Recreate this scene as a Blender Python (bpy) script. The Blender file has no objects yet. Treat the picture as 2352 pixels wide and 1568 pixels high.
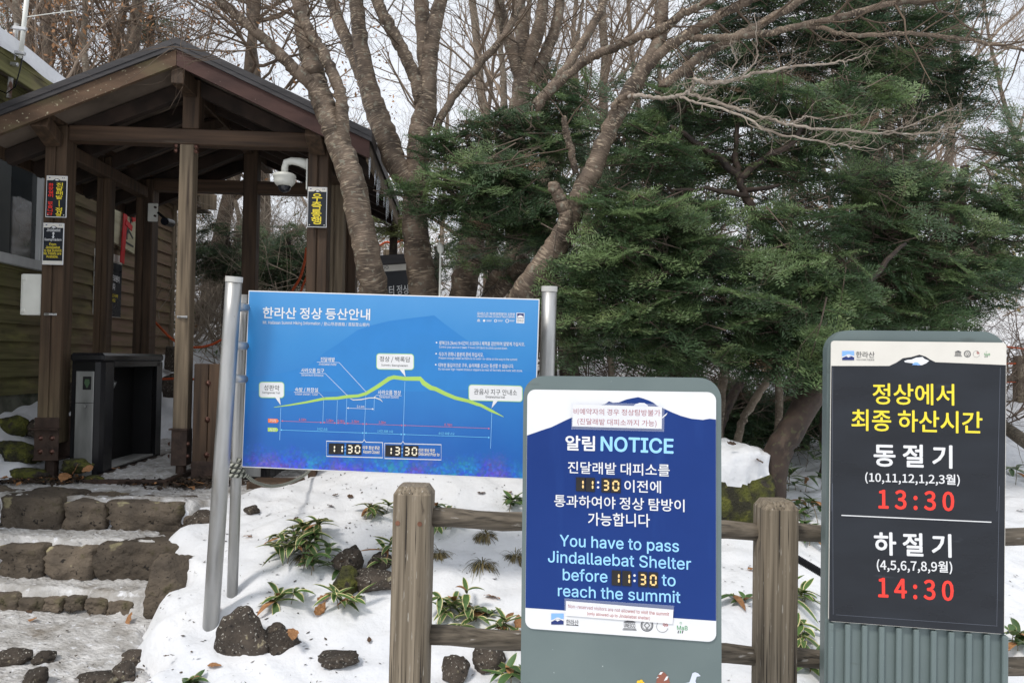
import bpy, bmesh, math, random, os
import numpy as np
from mathutils import Vector, Matrix, Euler, noise as mnoise
sc = bpy.context.scene
COL = sc.collection
R = math.radians
# ---------------------------------------------------------------- camera
FPX, PITCH, ROLL, EYE = 1700.0, R(1.5), R(0.8), 1.6      # focal length in units of a 2352 px wide frame
CF = np.array([0, math.cos(PITCH), math.sin(PITCH)])
_r0 = np.array([1.0, 0, 0]); _u0 = np.array([0, -math.sin(PITCH), math.cos(PITCH)])
CR = _r0 * math.cos(ROLL) + _u0 * math.sin(ROLL)
CU = -_r0 * math.sin(ROLL) + _u0 * math.cos(ROLL)
CO = np.array([0, 0, EYE])
cam = bpy.data.cameras.new('camera'); camo = bpy.data.objects.new('camera', cam); COL.objects.link(camo)
cam.sensor_width = 36.0; cam.lens = FPX / 2352 * 36.0; cam.clip_start = .05; cam.clip_end = 600
camo.matrix_world = Matrix(((CR[0], CU[0], -CF[0], CO[0]), (CR[1], CU[1], -CF[1], CO[1]), (CR[2], CU[2], -CF[2], CO[2]), (0, 0, 0, 1)))
sc.camera = camo
# ---------------------------------------------------------------- sky and sun (bright overcast)
SUN_EL, SUN_AZ = R(48), R(-35)
w = bpy.data.worlds.new('World'); sc.world = w; w.use_nodes = True
nt = w.node_tree; bg = nt.nodes['Background']
sky = nt.nodes.new('ShaderNodeTexSky'); sky.sky_type = 'NISHITA'; sky.sun_disc = False
sky.sun_elevation = SUN_EL; sky.sun_rotation = SUN_AZ; sky.air_density = 1.0; sky.dust_density = 2.0
tc = nt.nodes.new('ShaderNodeTexCoord'); mp = nt.nodes.new('ShaderNodeMapping'); mp.inputs['Scale'].default_value = (1, 1, 2.5)
nz = nt.nodes.new('ShaderNodeTexNoise'); nz.inputs['Scale'].default_value = 2.2; nz.inputs['Detail'].default_value = 6
rp = nt.nodes.new('ShaderNodeValToRGB'); rp.color_ramp.elements[0].position = .35; rp.color_ramp.elements[1].position = .7
rp.color_ramp.elements[0].color = (8.9, 9.4, 10.2, 1); rp.color_ramp.elements[1].color = (10.7, 11.0, 11.5, 1)
mx = nt.nodes.new('ShaderNodeMix'); mx.data_type = 'RGBA'; mx.inputs[0].default_value = .88
L = nt.links.new
L(tc.outputs['Generated'], mp.inputs['Vector']); L(mp.outputs[0], nz.inputs['Vector']); L(nz.outputs['Fac'], rp.inputs['Fac'])
L(sky.outputs[0], mx.inputs[6]); L(rp.outputs[0], mx.inputs[7]); L(mx.outputs[2], bg.inputs['Color'])
bg.inputs['Strength'].default_value = .083
sl = bpy.data.lights.new('sun', 'SUN'); sl.energy = 1.5; sl.angle = R(10); sl.color = (1, .945, .87)
so = bpy.data.objects.new('sun', sl); COL.objects.link(so)
sd = Vector((math.sin(SUN_AZ) * math.cos(SUN_EL), math.cos(SUN_AZ) * math.cos(SUN_EL), math.sin(SUN_EL)))
sd = Vector((-.45, -.55, .9)).normalized()          # high, from behind the photographer's left shoulder
sky.sun_elevation = math.asin(sd.z); sky.sun_rotation = math.atan2(sd.x, sd.y)
so.rotation_euler = sd.to_track_quat('Z', 'Y').to_euler()
sc.view_settings.view_transform = 'Standard'; sc.view_settings.look = 'None'
sc.view_settings.gamma = 1.0; sc.view_settings.use_curve_mapping = False
sc.view_settings.exposure = 0.40
# ---------------------------------------------------------------- helpers
def P(px, py, d):
    """point seen at photo pixel (px, py) of a 2352 px wide frame, d metres ahead"""
    return CO + d * (CF + (px - 1176) / FPX * CR + (784 - py) / FPX * CU)
def Vp(px, py, d): return Vector(P(px, py, d))
def tag(o, label=None, cat=None, group=None, kind=None):
    if label: o['label'] = label
    if cat: o['category'] = cat
    if group: o['group'] = group
    if kind: o['kind'] = kind
    return o
def empty(name, loc=(0, 0, 0), rot=(0, 0, 0), label=None, cat=None, group=None):
    o = bpy.data.objects.new(name, None); COL.objects.link(o); o.empty_display_size = .1
    o.location = loc; o.rotation_euler = rot
    return tag(o, label, cat, group)
class MB:
    """collects faces, builds ONE mesh object"""
    def __init__(s): s.v = []; s.f = []; s.m = []; s.uv = []; s.hasuv = False
    def add(s, vs, fs, m=0, uvs=None):
        n = len(s.v); s.v.extend([tuple(x) for x in vs])
        for i, f in enumerate(fs):
            s.f.append([n + k for k in f]); s.m.append(m)
            if uvs: s.uv.append(uvs[i]); s.hasuv = True
            else: s.uv.append([(0, 0)] * len(f))
        return s
    def bm(s, b, m=0):
        b.verts.index_update()
        return s.add([v.co[:] for v in b.verts], [[v.index for v in f.verts] for f in b.faces], m)
    def box(s, c, size, m=0, bev=0.0, rot=None):
        b = bmesh.new(); bmesh.ops.create_cube(b, size=1)
        for v in b.verts: v.co = Vector((v.co.x * size[0], v.co.y * size[1], v.co.z * size[2]))
        if bev: bmesh.ops.bevel(b, geom=b.edges[:], offset=bev, segments=1, affect='EDGES', profile=.5)
        Mx = Matrix.Translation(Vector(c)) @ (rot.to_4x4() if rot is not None else Matrix())
        bmesh.ops.transform(b, matrix=Mx, verts=b.verts[:]); s.bm(b, m); b.free(); return s
    def beam(s, a, b_, wdt, hgt, m=0, bev=.006, up=(0, 0, 1)):
        a = Vector(a); b_ = Vector(b_); d = b_ - a
        y = d.normalized(); x = y.cross(Vector(up)).normalized(); z = x.cross(y)
        rot = Matrix((x, y, z)).transposed()
        return s.box((a + b_) / 2, (wdt, d.length, hgt), m, bev, rot)
    def tube(s, pts, rad, k=8, m=0, cap=True, v0=0.0):
        pts = [Vector(p) for p in pts]; n = len(pts)
        if not hasattr(rad, '__len__'): rad = [rad] * n
        t = (pts[1] - pts[0]).normalized()
        x = t.orthogonal().normalized(); vs = []; vv = v0; L_ = []
        for i in range(n):
            t2 = (pts[min(i + 1, n - 1)] - pts[max(i - 1, 0)])
            t2 = t2.normalized() if t2.length > 1e-9 else t
            x = (x - t2 * x.dot(t2)); x = x.normalized() if x.length > 1e-6 else t2.orthogonal().normalized()
            y = t2.cross(x)
            if i: vv += (pts[i] - pts[i - 1]).length
            L_.append(vv)
            for j in range(k):
                a = 2 * math.pi * j / k
                vs.append(pts[i] + (x * math.cos(a) + y * math.sin(a)) * rad[i])
        fs = []; uv = []
        for i in range(n - 1):
            for j in range(k):
                j2 = (j + 1) % k
                fs.append((i * k + j, i * k + j2, (i + 1) * k + j2, (i + 1) * k + j))
                u0, u1 = j / k, (j + 1) / k
                uv.append([(u0, L_[i]), (u1, L_[i]), (u1, L_[i + 1]), (u0, L_[i + 1])])
        if cap:
            fs.append(tuple(range(k))[::-1]); uv.append([(0, 0)] * k)
            fs.append(tuple((n - 1) * k + j for j in range(k))); uv.append([(0, 0)] * k)
        return s.add(vs, fs, m, uv)
    def lathe(s, prof, k=24, c=(0, 0, 0), m=0):
        vs = []; fs = []; n = len(prof)
        for r, z in prof:
            for j in range(k):
                a = 2 * math.pi * j / k; vs.append((c[0] + r * math.cos(a), c[1] + r * math.sin(a), c[2] + z))
        for i in range(n - 1):
            for j in range(k):
                j2 = (j + 1) % k; fs.append((i * k + j, i * k + j2, (i + 1) * k + j2, (i + 1) * k + j))
        return s.add(vs, fs, m)
    def build(s, name, mats, parent=None, smooth=False, loc=None):
        me = bpy.data.meshes.new(name); me.from_pydata(s.v, [], s.f)
        if not isinstance(mats, (list, tuple)): mats = [mats]
        for q in mats: me.materials.append(q)
        me.polygons.foreach_set('material_index', s.m)
        if smooth: me.polygons.foreach_set('use_smooth', [True] * len(s.f))
        if s.hasuv:
            ul = me.uv_layers.new(name='UVMap'); flat = [c for f in s.uv for p in f for c in p]
            ul.data.foreach_set('uv', flat)
        me.update(); o = bpy.data.objects.new(name, me); COL.objects.link(o)
        if parent is not None: o.parent = parent
        if loc is not None: o.location = loc
        return o
def quads_object(name, V, mats, parent=None, midx=None, uv=None):
    """V: (n,4,3) array of separate quads -> one mesh object"""
    n = len(V); me = bpy.data.meshes.new(name)
    me.vertices.add(n * 4); me.vertices.foreach_set('co', V.astype(np.float32).ravel())
    me.loops.add(n * 4); me.loops.foreach_set('vertex_index', np.arange(n * 4, dtype=np.int32))
    me.polygons.add(n); me.polygons.foreach_set('loop_start', np.arange(0, n * 4, 4, dtype=np.int32))
    for q in (mats if isinstance(mats, (list, tuple)) else [mats]): me.materials.append(q)
    if midx is not None: me.polygons.foreach_set('material_index', midx.astype(np.int32))
    if uv is not None:
        ul = me.uv_layers.new(name='UVMap'); ul.data.foreach_set('uv', uv.astype(np.float32).ravel())
    me.update(calc_edges=True); me.validate()
    o = bpy.data.objects.new(name, me); COL.objects.link(o)
    if parent is not None: o.parent = parent
    return o
# ---------------------------------------------------------------- materials
_mc = {}
def mat(name, c1, c2=None, sc_=(4, 4, 4), detail=5, lo=.35, hi=.65, rough=.7, bump=0.0, metal=0.0, spec=.4, coord='Object',
        extra=(), isl=0.0, orand=0.0, bscale=None, rough2=None, bdist=.02, grad=None):
    if name in _mc: return _mc[name]
    m = bpy.data.materials.new(name); _mc[name] = m; m.use_nodes = True
    t = m.node_tree; N = t.nodes.new; K = t.links.new; b = t.nodes['Principled BSDF']
    b.inputs['Roughness'].default_value = rough; b.inputs['Metallic'].default_value = metal
    b.inputs['Specular IOR Level'].default_value = spec
    col = None
    tcn = N('ShaderNodeTexCoord')
    def noi(s, det=5):
        mpn = N('ShaderNodeMapping'); mpn.inputs['Scale'].default_value = s if hasattr(s, '__len__') else (s, s, s)
        K(tcn.outputs[coord], mpn.inputs['Vector']); n_ = N('ShaderNodeTexNoise'); n_.inputs['Scale'].default_value = 1
        n_.inputs['Detail'].default_value = det; K(mpn.outputs[0], n_.inputs['Vector']); return n_.outputs['Fac']
    def mapr(s, a, b2):
        r_ = N('ShaderNodeMapRange'); r_.inputs['From Min'].default_value = a; r_.inputs['From Max'].default_value = b2
        K(s, r_.inputs['Value']); return r_.outputs[0]
    def mix(f, a, c):
        x = N('ShaderNodeMix'); x.data_type = 'RGBA'
        K(f, x.inputs[0])
        if isinstance(a, tuple): x.inputs[6].default_value = (*a, 1)
        else: K(a, x.inputs[6])
        x.inputs[7].default_value = (*c, 1); return x.outputs[2]
    n0 = noi(sc_, detail)
    f0 = mapr(n0, lo, hi)
    col = mix(f0, tuple(c1), tuple(c2 if c2 else c1))
    for (c, s, a, b2) in extra: col = mix(mapr(noi(s, 6), a, b2), col, tuple(c))
    if grad:
        (ax_, a_, b_, gc) = grad; sx = N('ShaderNodeSeparateXYZ'); K(tcn.outputs[coord], sx.inputs[0])
        ad = N('ShaderNodeMath'); ad.operation = 'MULTIPLY_ADD'; K(noi((3, 3, 1.2), 4), ad.inputs[0]); ad.inputs[1].default_value = abs(b_ - a_) * 1.2
        K(sx.outputs[ax_], ad.inputs[2]); gf = mapr(ad.outputs[0], a_, b_); gm = N('ShaderNodeMath'); gm.operation = 'MULTIPLY'
        K(gf, gm.inputs[0]); K(mapr(n0, lo - .15, hi - .05), gm.inputs[1]); col = mix(gm.outputs[0], col, tuple(gc))
    if isl:
        g = N('ShaderNodeNewGeometry'); r_ = N('ShaderNodeMapRange'); r_.inputs['To Min'].default_value = 1 - isl; r_.inputs['To Max'].default_value = 1 + isl
        K(g.outputs['Random Per Island'], r_.inputs['Value'])
        h = N('ShaderNodeHueSaturation'); K(r_.outputs[0], h.inputs['Value']); K(col, h.inputs['Color']); col = h.outputs[0]
    if orand:
        g = N('ShaderNodeObjectInfo'); r_ = N('ShaderNodeMapRange'); r_.inputs['To Min'].default_value = 1 - orand; r_.inputs['To Max'].default_value = 1 + orand
        K(g.outputs['Random'], r_.inputs['Value']); h = N('ShaderNodeHueSaturation'); K(r_.outputs[0], h.inputs['Value']); K(col, h.inputs['Color']); col = h.outputs[0]
    K(col, b.inputs['Base Color'])
    if rough2 is not None:
        r_ = N('ShaderNodeMapRange'); r_.inputs['To Min'].default_value = rough; r_.inputs['To Max'].default_value = rough2
        K(f0, r_.inputs['Value']); K(r_.outputs[0], b.inputs['Roughness'])
    if bump:
        bn = N('ShaderNodeBump'); bn.inputs['Strength'].default_value = bump; bn.inputs['Distance'].default_value = bdist
        K(noi(bscale, 6) if bscale else n0, bn.inputs['Height']); K(bn.outputs[0], b.inputs['Normal'])
    return m
def flat(name, c, rough=.5, metal=0, spec=.4): return mat('print_' + name, c, tuple(min(1, x * 1.06) for x in c), (9, 9, 9), rough=rough, metal=metal, spec=spec)
def srgb(r, g, b): return tuple(((x / 255 + .055) / 1.055) ** 2.4 if x / 255 > .04045 else x / 255 / 12.92 for x in (r, g, b))
# ================================================================ GROUND
rng = np.random.default_rng(7)
_k = [(rng.normal(0, 1, 2) / s, rng.uniform(0, 6.28), a) for s, a in ((1.1, .05), (.8, .035), (.55, .025), (.4, .018), (.28, .012), (.2, .008), (.14, .006), (.1, .004)) for _ in range(5)]
def bumps(x, y):
    z = 0
    for k, ph, a in _k: z = z + a * .55 * np.sin(x * k[0] * 1.6 + y * k[1] * 1.6 + ph)
    return z
PROF_Y = [-60, -3, 2.6, 3.4, 4.1, 5.0, 6.0, 8.0, 10, 13, 16, 22, 40, 70, 160]
PROF_Z = [-.6, -.02, .0, .10, .30, .50, .69, .93, 1.25, 1.9, 2.7, 4.4, 8.5, 14, 30]
def smooth(a, b, x): t = np.clip((x - a) / (b - a), 0, 1); return t * t * (3 - 2 * t)
_pr = np.random.default_rng(17); PITS = [(a, b, c, d) for a, b, c, d in zip(_pr.uniform(-1.9, 2.6, 110), _pr.uniform(2.9, 6.2, 110), _pr.uniform(.004, .022, 110), _pr.uniform(.03, .09, 110))]
BUMPS_XY = []   # (x, y, height, radius): local mounds and hollows
def snow_h(x, y):
    z = np.interp(y, PROF_Y, PROF_Z)
    far = smooth(7, 16, y)
    z = z + bumps(x, y) * (.35 + 1.6 * far) + .017 * np.sin(x * 17 + 2.5 * np.sin(y * 7)) * np.sin(y * 15 + 2.2 * np.sin(x * 6 + 1)) * (1 - far)
    z = z + .30 * smooth(-4.0, -4.6, x) * smooth(5.3, 6.6, y) * (1 - smooth(9, 14, y))      # bank under the cabin wall
    z = z - .10 * smooth(1.2, 2.6, x) * (1 - smooth(7, 12, y))
    for bx, by, h, r in PITS: z = z - h * np.exp(-((x - bx) ** 2 + (y - by) ** 2) / (r * r))
    for bx, by, h, r in BUMPS_XY: z = z + h * np.exp(-((x - bx) ** 2 + (y - by) ** 2) / (r * r))
    return z
ST_Y = [-8, 3.0, 3.6, 4.425, 4.44, 4.69, 4.705, 5.085, 5.10, 5.4, 6.0, 7.2, 9.5]
ST_Z = [0, .0, .02, .09, .205, .20, .43, .42, .63, .60, .58, .58, .72]
def path_h(x, y):
    jx = .03 * np.sin(x * 5) + .02 * np.sin(x * 11 + 1)
    return np.interp(y + jx * .6, ST_Y, ST_Z) + bumps(x * 1.7, y * 1.7) * .16
PR_Y = [-8, 3.0, 3.6, 4.4, 4.7, 5.1, 5.6, 6.0, 7.2, 8.2, 9.6]
PR_X = [-.6, -1.45, -1.75, -2.0, -2.12, -2.1, -1.85, -1.6, -1.75, -2.5, -4.2]
PL_X = [-9, -9, -9, -9, -9, -9, -4.05, -3.9, -3.95, -4.0, -4.4]
def path_m(x, y):
    xr = np.interp(y, PR_Y, PR_X) + .06 * np.sin(y * 9) + .04 * np.sin(y * 21 + x * 4)
    xl = np.interp(y, PR_Y, PL_X)
    return smooth(.10, -.10, x - xr) * smooth(-.10, .10, x - xl) * smooth(9.4, 8.4, y)
def ground_h(x, y):
    m = path_m(np.asarray(x, float), np.asarray(y, float))
    return snow_h(x, y) * (1 - m) + (path_h(x, y) - .05) * m
def gz(x, y):
    """height of whatever one stands on"""
    m = float(path_m(np.array(x), np.array(y)))
    return float(path_h(x, y)) if m > .6 else float(snow_h(x, y))
def on_ground(px, py, d0=2.0, d1=40.0):
    """walk along the view ray until it meets the ground"""
    ds = np.concatenate([np.arange(d0, 9, .01), np.arange(9, d1, .05)])
    pts = CO[None] + ds[:, None] * (CF + (px - 1176) / FPX * CR + (784 - py) / FPX * CU)[None]
    m = path_m(pts[:, 0], pts[:, 1])
    h = np.where(m > .6, path_h(pts[:, 0], pts[:, 1]), snow_h(pts[:, 0], pts[:, 1]))
    i = np.argmax(pts[:, 2] < h)
    return Vector((pts[i, 0], pts[i, 1], h[i])), ds[i]
def axis(lo, hi, step, far_lo, far_hi, g=1.12):
    a = list(np.arange(lo, hi, step)); s = step
    while a[-1] < far_hi: s *= g; a.append(a[-1] + s)
    s = step; b = []; q = lo
    while q > far_lo: s *= g; q -= s; b.append(q)
    return np.array(b[::-1] + a)
def grid_object(name, xs, ys, Z, m):
    nx, ny = len(xs), len(ys)
    X, Y = np.meshgrid(xs, ys); v = np.stack([X, Y, Z], -1).reshape(-1, 3)
    i = np.arange(nx * ny).reshape(ny, nx)
    f = np.stack([i[:-1, :-1], i[:-1, 1:], i[1:, 1:], i[1:, :-1]], -1).reshape(-1, 4)
    me = bpy.data.meshes.new(name); me.vertices.add(len(v)); me.vertices.foreach_set('co', v.astype(np.float32).ravel())
    me.loops.add(f.size); me.loops.foreach_set('vertex_index', f.astype(np.int32).ravel())
    me.polygons.add(len(f)); me.polygons.foreach_set('loop_start', np.arange(0, f.size, 4, dtype=np.int32))
    me.polygons.foreach_set('use_smooth', np.ones(len(f), bool)); me.materials.append(m); me.update(calc_edges=True)
    o = bpy.data.objects.new(name, me); COL.objects.link(o); return o
M_snow = mat('snow', (.70, .715, .745), (.79, .795, .81), (3, 3, 3), 8, .3, .7, rough=.75, spec=.25, bump=.7, bscale=(15, 15, 15), bdist=.02,
             extra=[((.62, .63, .66), (38, 38, 38), .66, .78), ((.40, .36, .30), (90, 90, 90), .72, .80)])
M_ice = mat('trodden_ice', (.36, .345, .325), (.66, .65, .64), (7, 11, 7), 8, .35, .66, rough=.62, rough2=.34, spec=.5, bump=.9, bscale=(34, 60, 34), bdist=.02,
            extra=[((.22, .19, .155), (4, 7, 4), .56, .76), ((.08, .07, .055), (46, 60, 46), .68, .76), ((.80, .81, .84), (19, 24, 19), .58, .70)])
BUMPS_XY += [(-.75, 5.65, .20, .62), (.0, 5.75, .20, .75), (.7, 5.6, .12, .6), (-1.3, 3.75, .05, .35), (-1.25, 4.6, .08, .4), (-.5, 4.3, .06, .4), (.9, 4.1, .07, .5),
             (.25, 4.9, .05, .4), (2.2, 5.2, .12, .8), (-.2, 3.6, .04, .4), (-1.55, 3.86, -.03, .09), (-1.52, 4.12, -.03, .08), (-1.02, 4.45, -.05, .2), (-1.32, 3.6, -.04, .14)]
# ---- icy path
xs = axis(-6.0, -.3, .03, -9, .2); ys = axis(2.4, 9.4, .022, -6, 9.5)
X, Y = np.meshgrid(xs, ys); m_ = path_m(X, Y)
fine = .008 * np.sin(X * 61 + 3 * np.sin(Y * 37)) * np.sin(Y * 71 + 2 * np.sin(X * 43)) + .006 * np.sin(X * 143 + Y * 97) * np.sin(Y * 157 - X * 31)
tag(grid_object('path', xs, ys, path_h(X, Y) + fine * m_ - .45 * (1 - m_) ** 1.2, M_ice), 'trodden dirty ice path leading up to the stone steps', kind='structure')
# ================================================================ ROCKS AND STEPS
LICH = (.42, .38, .22); MOSS = (.055, .075, .012)
M_rock = mat('basalt', (.026, .021, .017), (.090, .071, .055), (5, 5, 5), 8, .3, .7, orand=.35, rough=.88, bump=1.0, bscale=(24, 24, 24), bdist=.03,
             extra=[((.015, .012, .010), (34, 34, 34), .60, .68), ((.30, .26, .17), (13, 13, 13), .645, .69), ((.42, .40, .35), (85, 85, 85), .62, .68)])
M_stepstone = mat('step_basalt', (.060, .048, .037), (.165, .130, .095), (4, 4, 5), 8, .3, .7, orand=.35, rough=.85, bump=1.0, bscale=(20, 20, 24), bdist=.03,
                  extra=[((.018, .014, .011), (42, 42, 42), .62, .68), ((.33, .29, .17), (9, 9, 9), .63, .70), ((.085, .075, .03), (5, 5, 6), .60, .72)])
M_moss = mat('mossy_rock', (.034, .032, .019), (.105, .110, .022), (9, 9, 9), 8, .40, .62, rough=.95, bump=1.0, bscale=(60, 60, 60), bdist=.03,
             extra=[((.17, .17, .035), (22, 22, 22), .56, .70), ((.05, .042, .033), (7, 7, 7), .60, .66)])
def rock_mb(size, seed, sub=4, rough_=.22, facets=0, sq=.0):
    rf_ = random.Random(seed * 13 + 5); pl = [(Vector((rf_.gauss(0, 1), rf_.gauss(0, 1), rf_.gauss(0, .8))).normalized(), rf_.uniform(.58, .86)) for _ in range(facets)]
    b = bmesh.new(); bmesh.ops.create_icosphere(b, subdivisions=sub, radius=1)
    off = Vector((seed * 7.3, seed * 3.1, seed * 1.7))
    for v in b.verts:
        c = v.co.copy()
        if sq: mxx = max(abs(c.x), abs(c.y), abs(c.z)); c = c.lerp(c / mxx * .86, sq)
        for pn, ph in pl:
            e_ = c.dot(pn) - ph
            if e_ > 0: c = c - pn * e_ * .92
        n = mnoise.fractal(c * 1.1 + off, .9, 2.1, 4); n2 = mnoise.cell(c * 1.6 + off) * .35
        n3 = mnoise.noise(c * 6 + off)
        k = 1 + rough_ * n + .045 * n3 + .02 * mnoise.noise(c * 14 + off)
        c = c * k
        v.co = Vector((c.x * size[0], c.y * size[1], c.z * size[2]))
    r = MB().bm(b); b.free(); return r
def rock(name, loc, size, seed, m, label, cat='rock', group=None, rotz=0.0, sub=4, sq=.2, rgh=.20, facets=11):
    o = rock_mb(size, seed, sub, rgh, facets, sq=sq).build(name, m, smooth=True); o.location = loc; o.rotation_euler = (0, 0, rotz)
    return tag(o, label, cat, group)
def rock_px(px, py, wpx, hpx, seed, m, label, sink=.3, depth=.8, group=None, d=None, **k):
    """py = where the rock meets the ground"""
    if d is None: g, d = on_ground(px, py)
    else: g = Vp(px, py, d)
    s = d / FPX; hx, hz = wpx * s / 2 * 1.12, hpx * s / 2 * 1.12
    return rock('rock', (g.x, g.y + hx * depth * .5, g.z + hz * (1 - sink)), (hx, hx * depth, hz * (1 + sink * .4)), seed, m, label, group=group, **k)
steps = empty('stone_steps', P(210, 1400, 4.45), label='dark basalt block steps with dirty ice on the treads', cat='steps')
bl = Vector(steps.location)
def step_block(x0, x1, yt, yb, d, seed, dep=.22, m=None):
    a = Vp(x0, yt, d); c = Vp(x1, yb, d)
    wx = abs(c.x - a.x) / 2; hz = abs(a.z - c.z) / 2
    o = rock_mb((wx * 1.17, dep * 1.1, hz * 1.13), seed, 4, .15, sq=.80).build('block', m or M_stepstone, steps, smooth=True)
    o.location = Vector(((a.x + c.x) / 2, a.y + dep * .86, (a.z + c.z) / 2 - .028)) - bl
    o.rotation_euler = (R((seed * 37) % 7 - 3), R((seed * 53) % 5 - 2), R((seed * 29) % 8 - 4))
for i, (x0, x1, yt, yb) in enumerate([(-170, -8, 1122, 1230), (0, 142, 1126, 1232), (148, 240, 1140, 1222), (246, 420, 1143, 1222), (426, 470, 1172, 1220)]):
    step_block(x0, x1, yt, yb, 5.0, i + 1)
for i, (x0, x1, yt, yb) in enumerate([(-200, -6, 1236, 1330), (-2, 103, 1238, 1330), (107, 222, 1240, 1332), (222, 414, 1236, 1338)]):
    step_block(x0, x1, yt, yb, 4.62, i + 11)
for i, (x0, x1, yt, yb) in enumerate([(-190, -60, 1346, 1420), (-55, 42, 1352, 1412), (40, 106, 1362, 1410), (104, 145, 1360, 1392), (146, 190, 1362, 1396), (196, 248, 1364, 1402), (245, 304, 1366, 1410)]):
    step_block(x0, x1, yt, yb, 4.36, i + 21, .14)
rock_px(380, 1418, 96, 132, 41, M_stepstone, 'tall upright basalt stone ending the lowest stone steps beside the snow', sink=.12, sq=.8, rgh=.15, d=4.3)
rock_px(455, 1222, 70, 52, 42, M_rock, 'small dark rock at the right end of the top step', sq=.3, d=4.9)
rock_px(553, 1535, 120, 135, 5, M_rock, 'large angular lichen-speckled rock in the snow before the steel pole', sink=.40, sq=.0, rgh=.25, facets=8, d=3.62)
rock_px(640, 1528, 105, 78, 9, M_rock, 'rounded mossy rock touching the large angular rock on its right', sink=.4, sq=.15, rgh=.3, d=3.64)
rock_px(630, 1462, 48, 26, 47, M_rock, 'small flat oval stone half sunk in snow above the rounded rock', sq=.1, sink=.2)
rock_px(778, 1532, 100, 28, 48, M_rock, 'long thin sliver of rock showing through the snow', sq=.4, sink=.3)
rock_px(800, 1322, 76, 68, 49, M_rock, 'brown rock behind the variegated bamboo grass clump', sink=.2, sq=.5)
rock_px(848, 1360, 112, 50, 50, M_rock, 'arched pitted brown rock beside the left fence post', sink=.3, sq=.3)
rock_px(872, 1312, 60, 44, 51, M_rock, 'dark shaded rock just left of the chamfered fence post', sink=.3, sq=.3)
rock_px(792, 1372, 60, 66, 57, M_moss, 'mossy stone at the foot of the bamboo grass clump', sink=.3, sq=.3)
rock_px(572, 1182, 36, 20, 52, M_rock, 'tiny dark stone in snow right of the thin steel pole', sink=.3)
rock_px(1120, 1550, 82, 72, 53, M_rock, 'dark rock under the lower fence rail near the notice stand', sink=.15, sq=.5)
rock_px(1045, 1578, 66, 60, 54, M_rock, 'dark smooth rock at the picture bottom right of the fence post', sink=.1)
for i, (x, y, w_, h_, lab) in enumerate([(18, 1528, 78, 34, 'low grey stone in the icy path at the bottom left corner'), (92, 1525, 56, 26, 'curved sliver of stone showing in the icy path'),
        (78, 1572, 62, 46, 'knobbly grey stone in the icy path below the sliver'), (215, 1572, 110, 26, 'long flat stone at the edge of the icy path'),
        (300, 1520, 66, 28, 'dark stone capped with snow at the path edge'), (280, 1565, 62, 46, 'lumpy brown stone below the snow-capped one')]):
    rock_px(x, y, w_, h_, 60 + i, M_rock, lab, sink=.75)
for i, (x, y, w_, h_, d, lab) in enumerate([(22, 1068, 110, 56, 6.1, 'large mossy rock under the cabin wall beside the path'), (30, 1116, 120, 40, 5.9, 'mossy rock resting just above the top step at left'),
        (90, 1124, 60, 24, 5.75, 'mossy stone in front of the left shelter post foot'), (180, 1010, 60, 100, 6.5, 'dark rock between the left post and the entrance gate'),
        (20, 1000, 64, 50, 6.4, 'small mossy rock higher up the bank by the cabin'), (75, 1010, 70, 46, 6.5, 'brown mossy stone left of the shelter post'),
        (172, 1086, 70, 32, 5.95, 'low mossy stone at the gate foot among dry leaves'), (215, 1110, 50, 18, 5.75, 'small flat mossy stone before the gate front'), (165, 940, 50, 60, 6.9, 'dark rock behind the left post on the snow bank'),
        (398, 850, 60, 70, 9.4, 'snowy rock by the cabin corner behind the gate'), (388, 905, 50, 50, 8.9, 'small rock in snow just behind the gate')]):
    rock_px(x, y, w_, h_, 80 + i, M_moss if i in (0, 1, 2, 4, 6, 7) else M_rock, lab, sink=.25, d=d)
# the big mossy boulder with its cap of snow
gb, db = on_ground(1715, 1205); db = 4.75; gb = Vp(1712, 1195, db)
bo = empty('mossy_boulder', gb, label='big moss-covered boulder capped with snow behind the fence', cat='boulder')
bm_ = rock_mb((.27, .24, .29), 91, 5, .20, sq=.3); bm_.build('body', M_moss, bo, smooth=True, loc=(-.03, .2, .16))
cap = MB(); kv = [Vector(v) for v in bm_.v]; th_ = lambda v: .09 + .40 * max(0, v.x + .03) + .06 * mnoise.noise(v * 4)
kv = [v + (Vector((v.x * .10, v.y * .10, .045)) * min(1, max(0, (v.z - th_(v)) / .05)) if v.z > th_(v) - .02 else Vector((0, 0, 0))) for v in kv]
cap.add(kv, [f for f in bm_.f if min(Vector(bm_.v[k]).z - th_(Vector(bm_.v[k])) for k in f) > -.02]); cap.build('snow_cap', M_snow, bo, smooth=True, loc=(-.03, .2, .16))
# snow heaped between the stones: the ground sheet itself
xs = axis(-4.6, 3.6, .035, -90, 90); ys = axis(2.2, 9.0, .035, -40, 150)
X, Y = np.meshgrid(xs, ys)
tag(grid_object('ground', xs, ys, ground_h(X, Y), M_snow), 'snow covered slope rising from the path into the woods', kind='structure')
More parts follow.
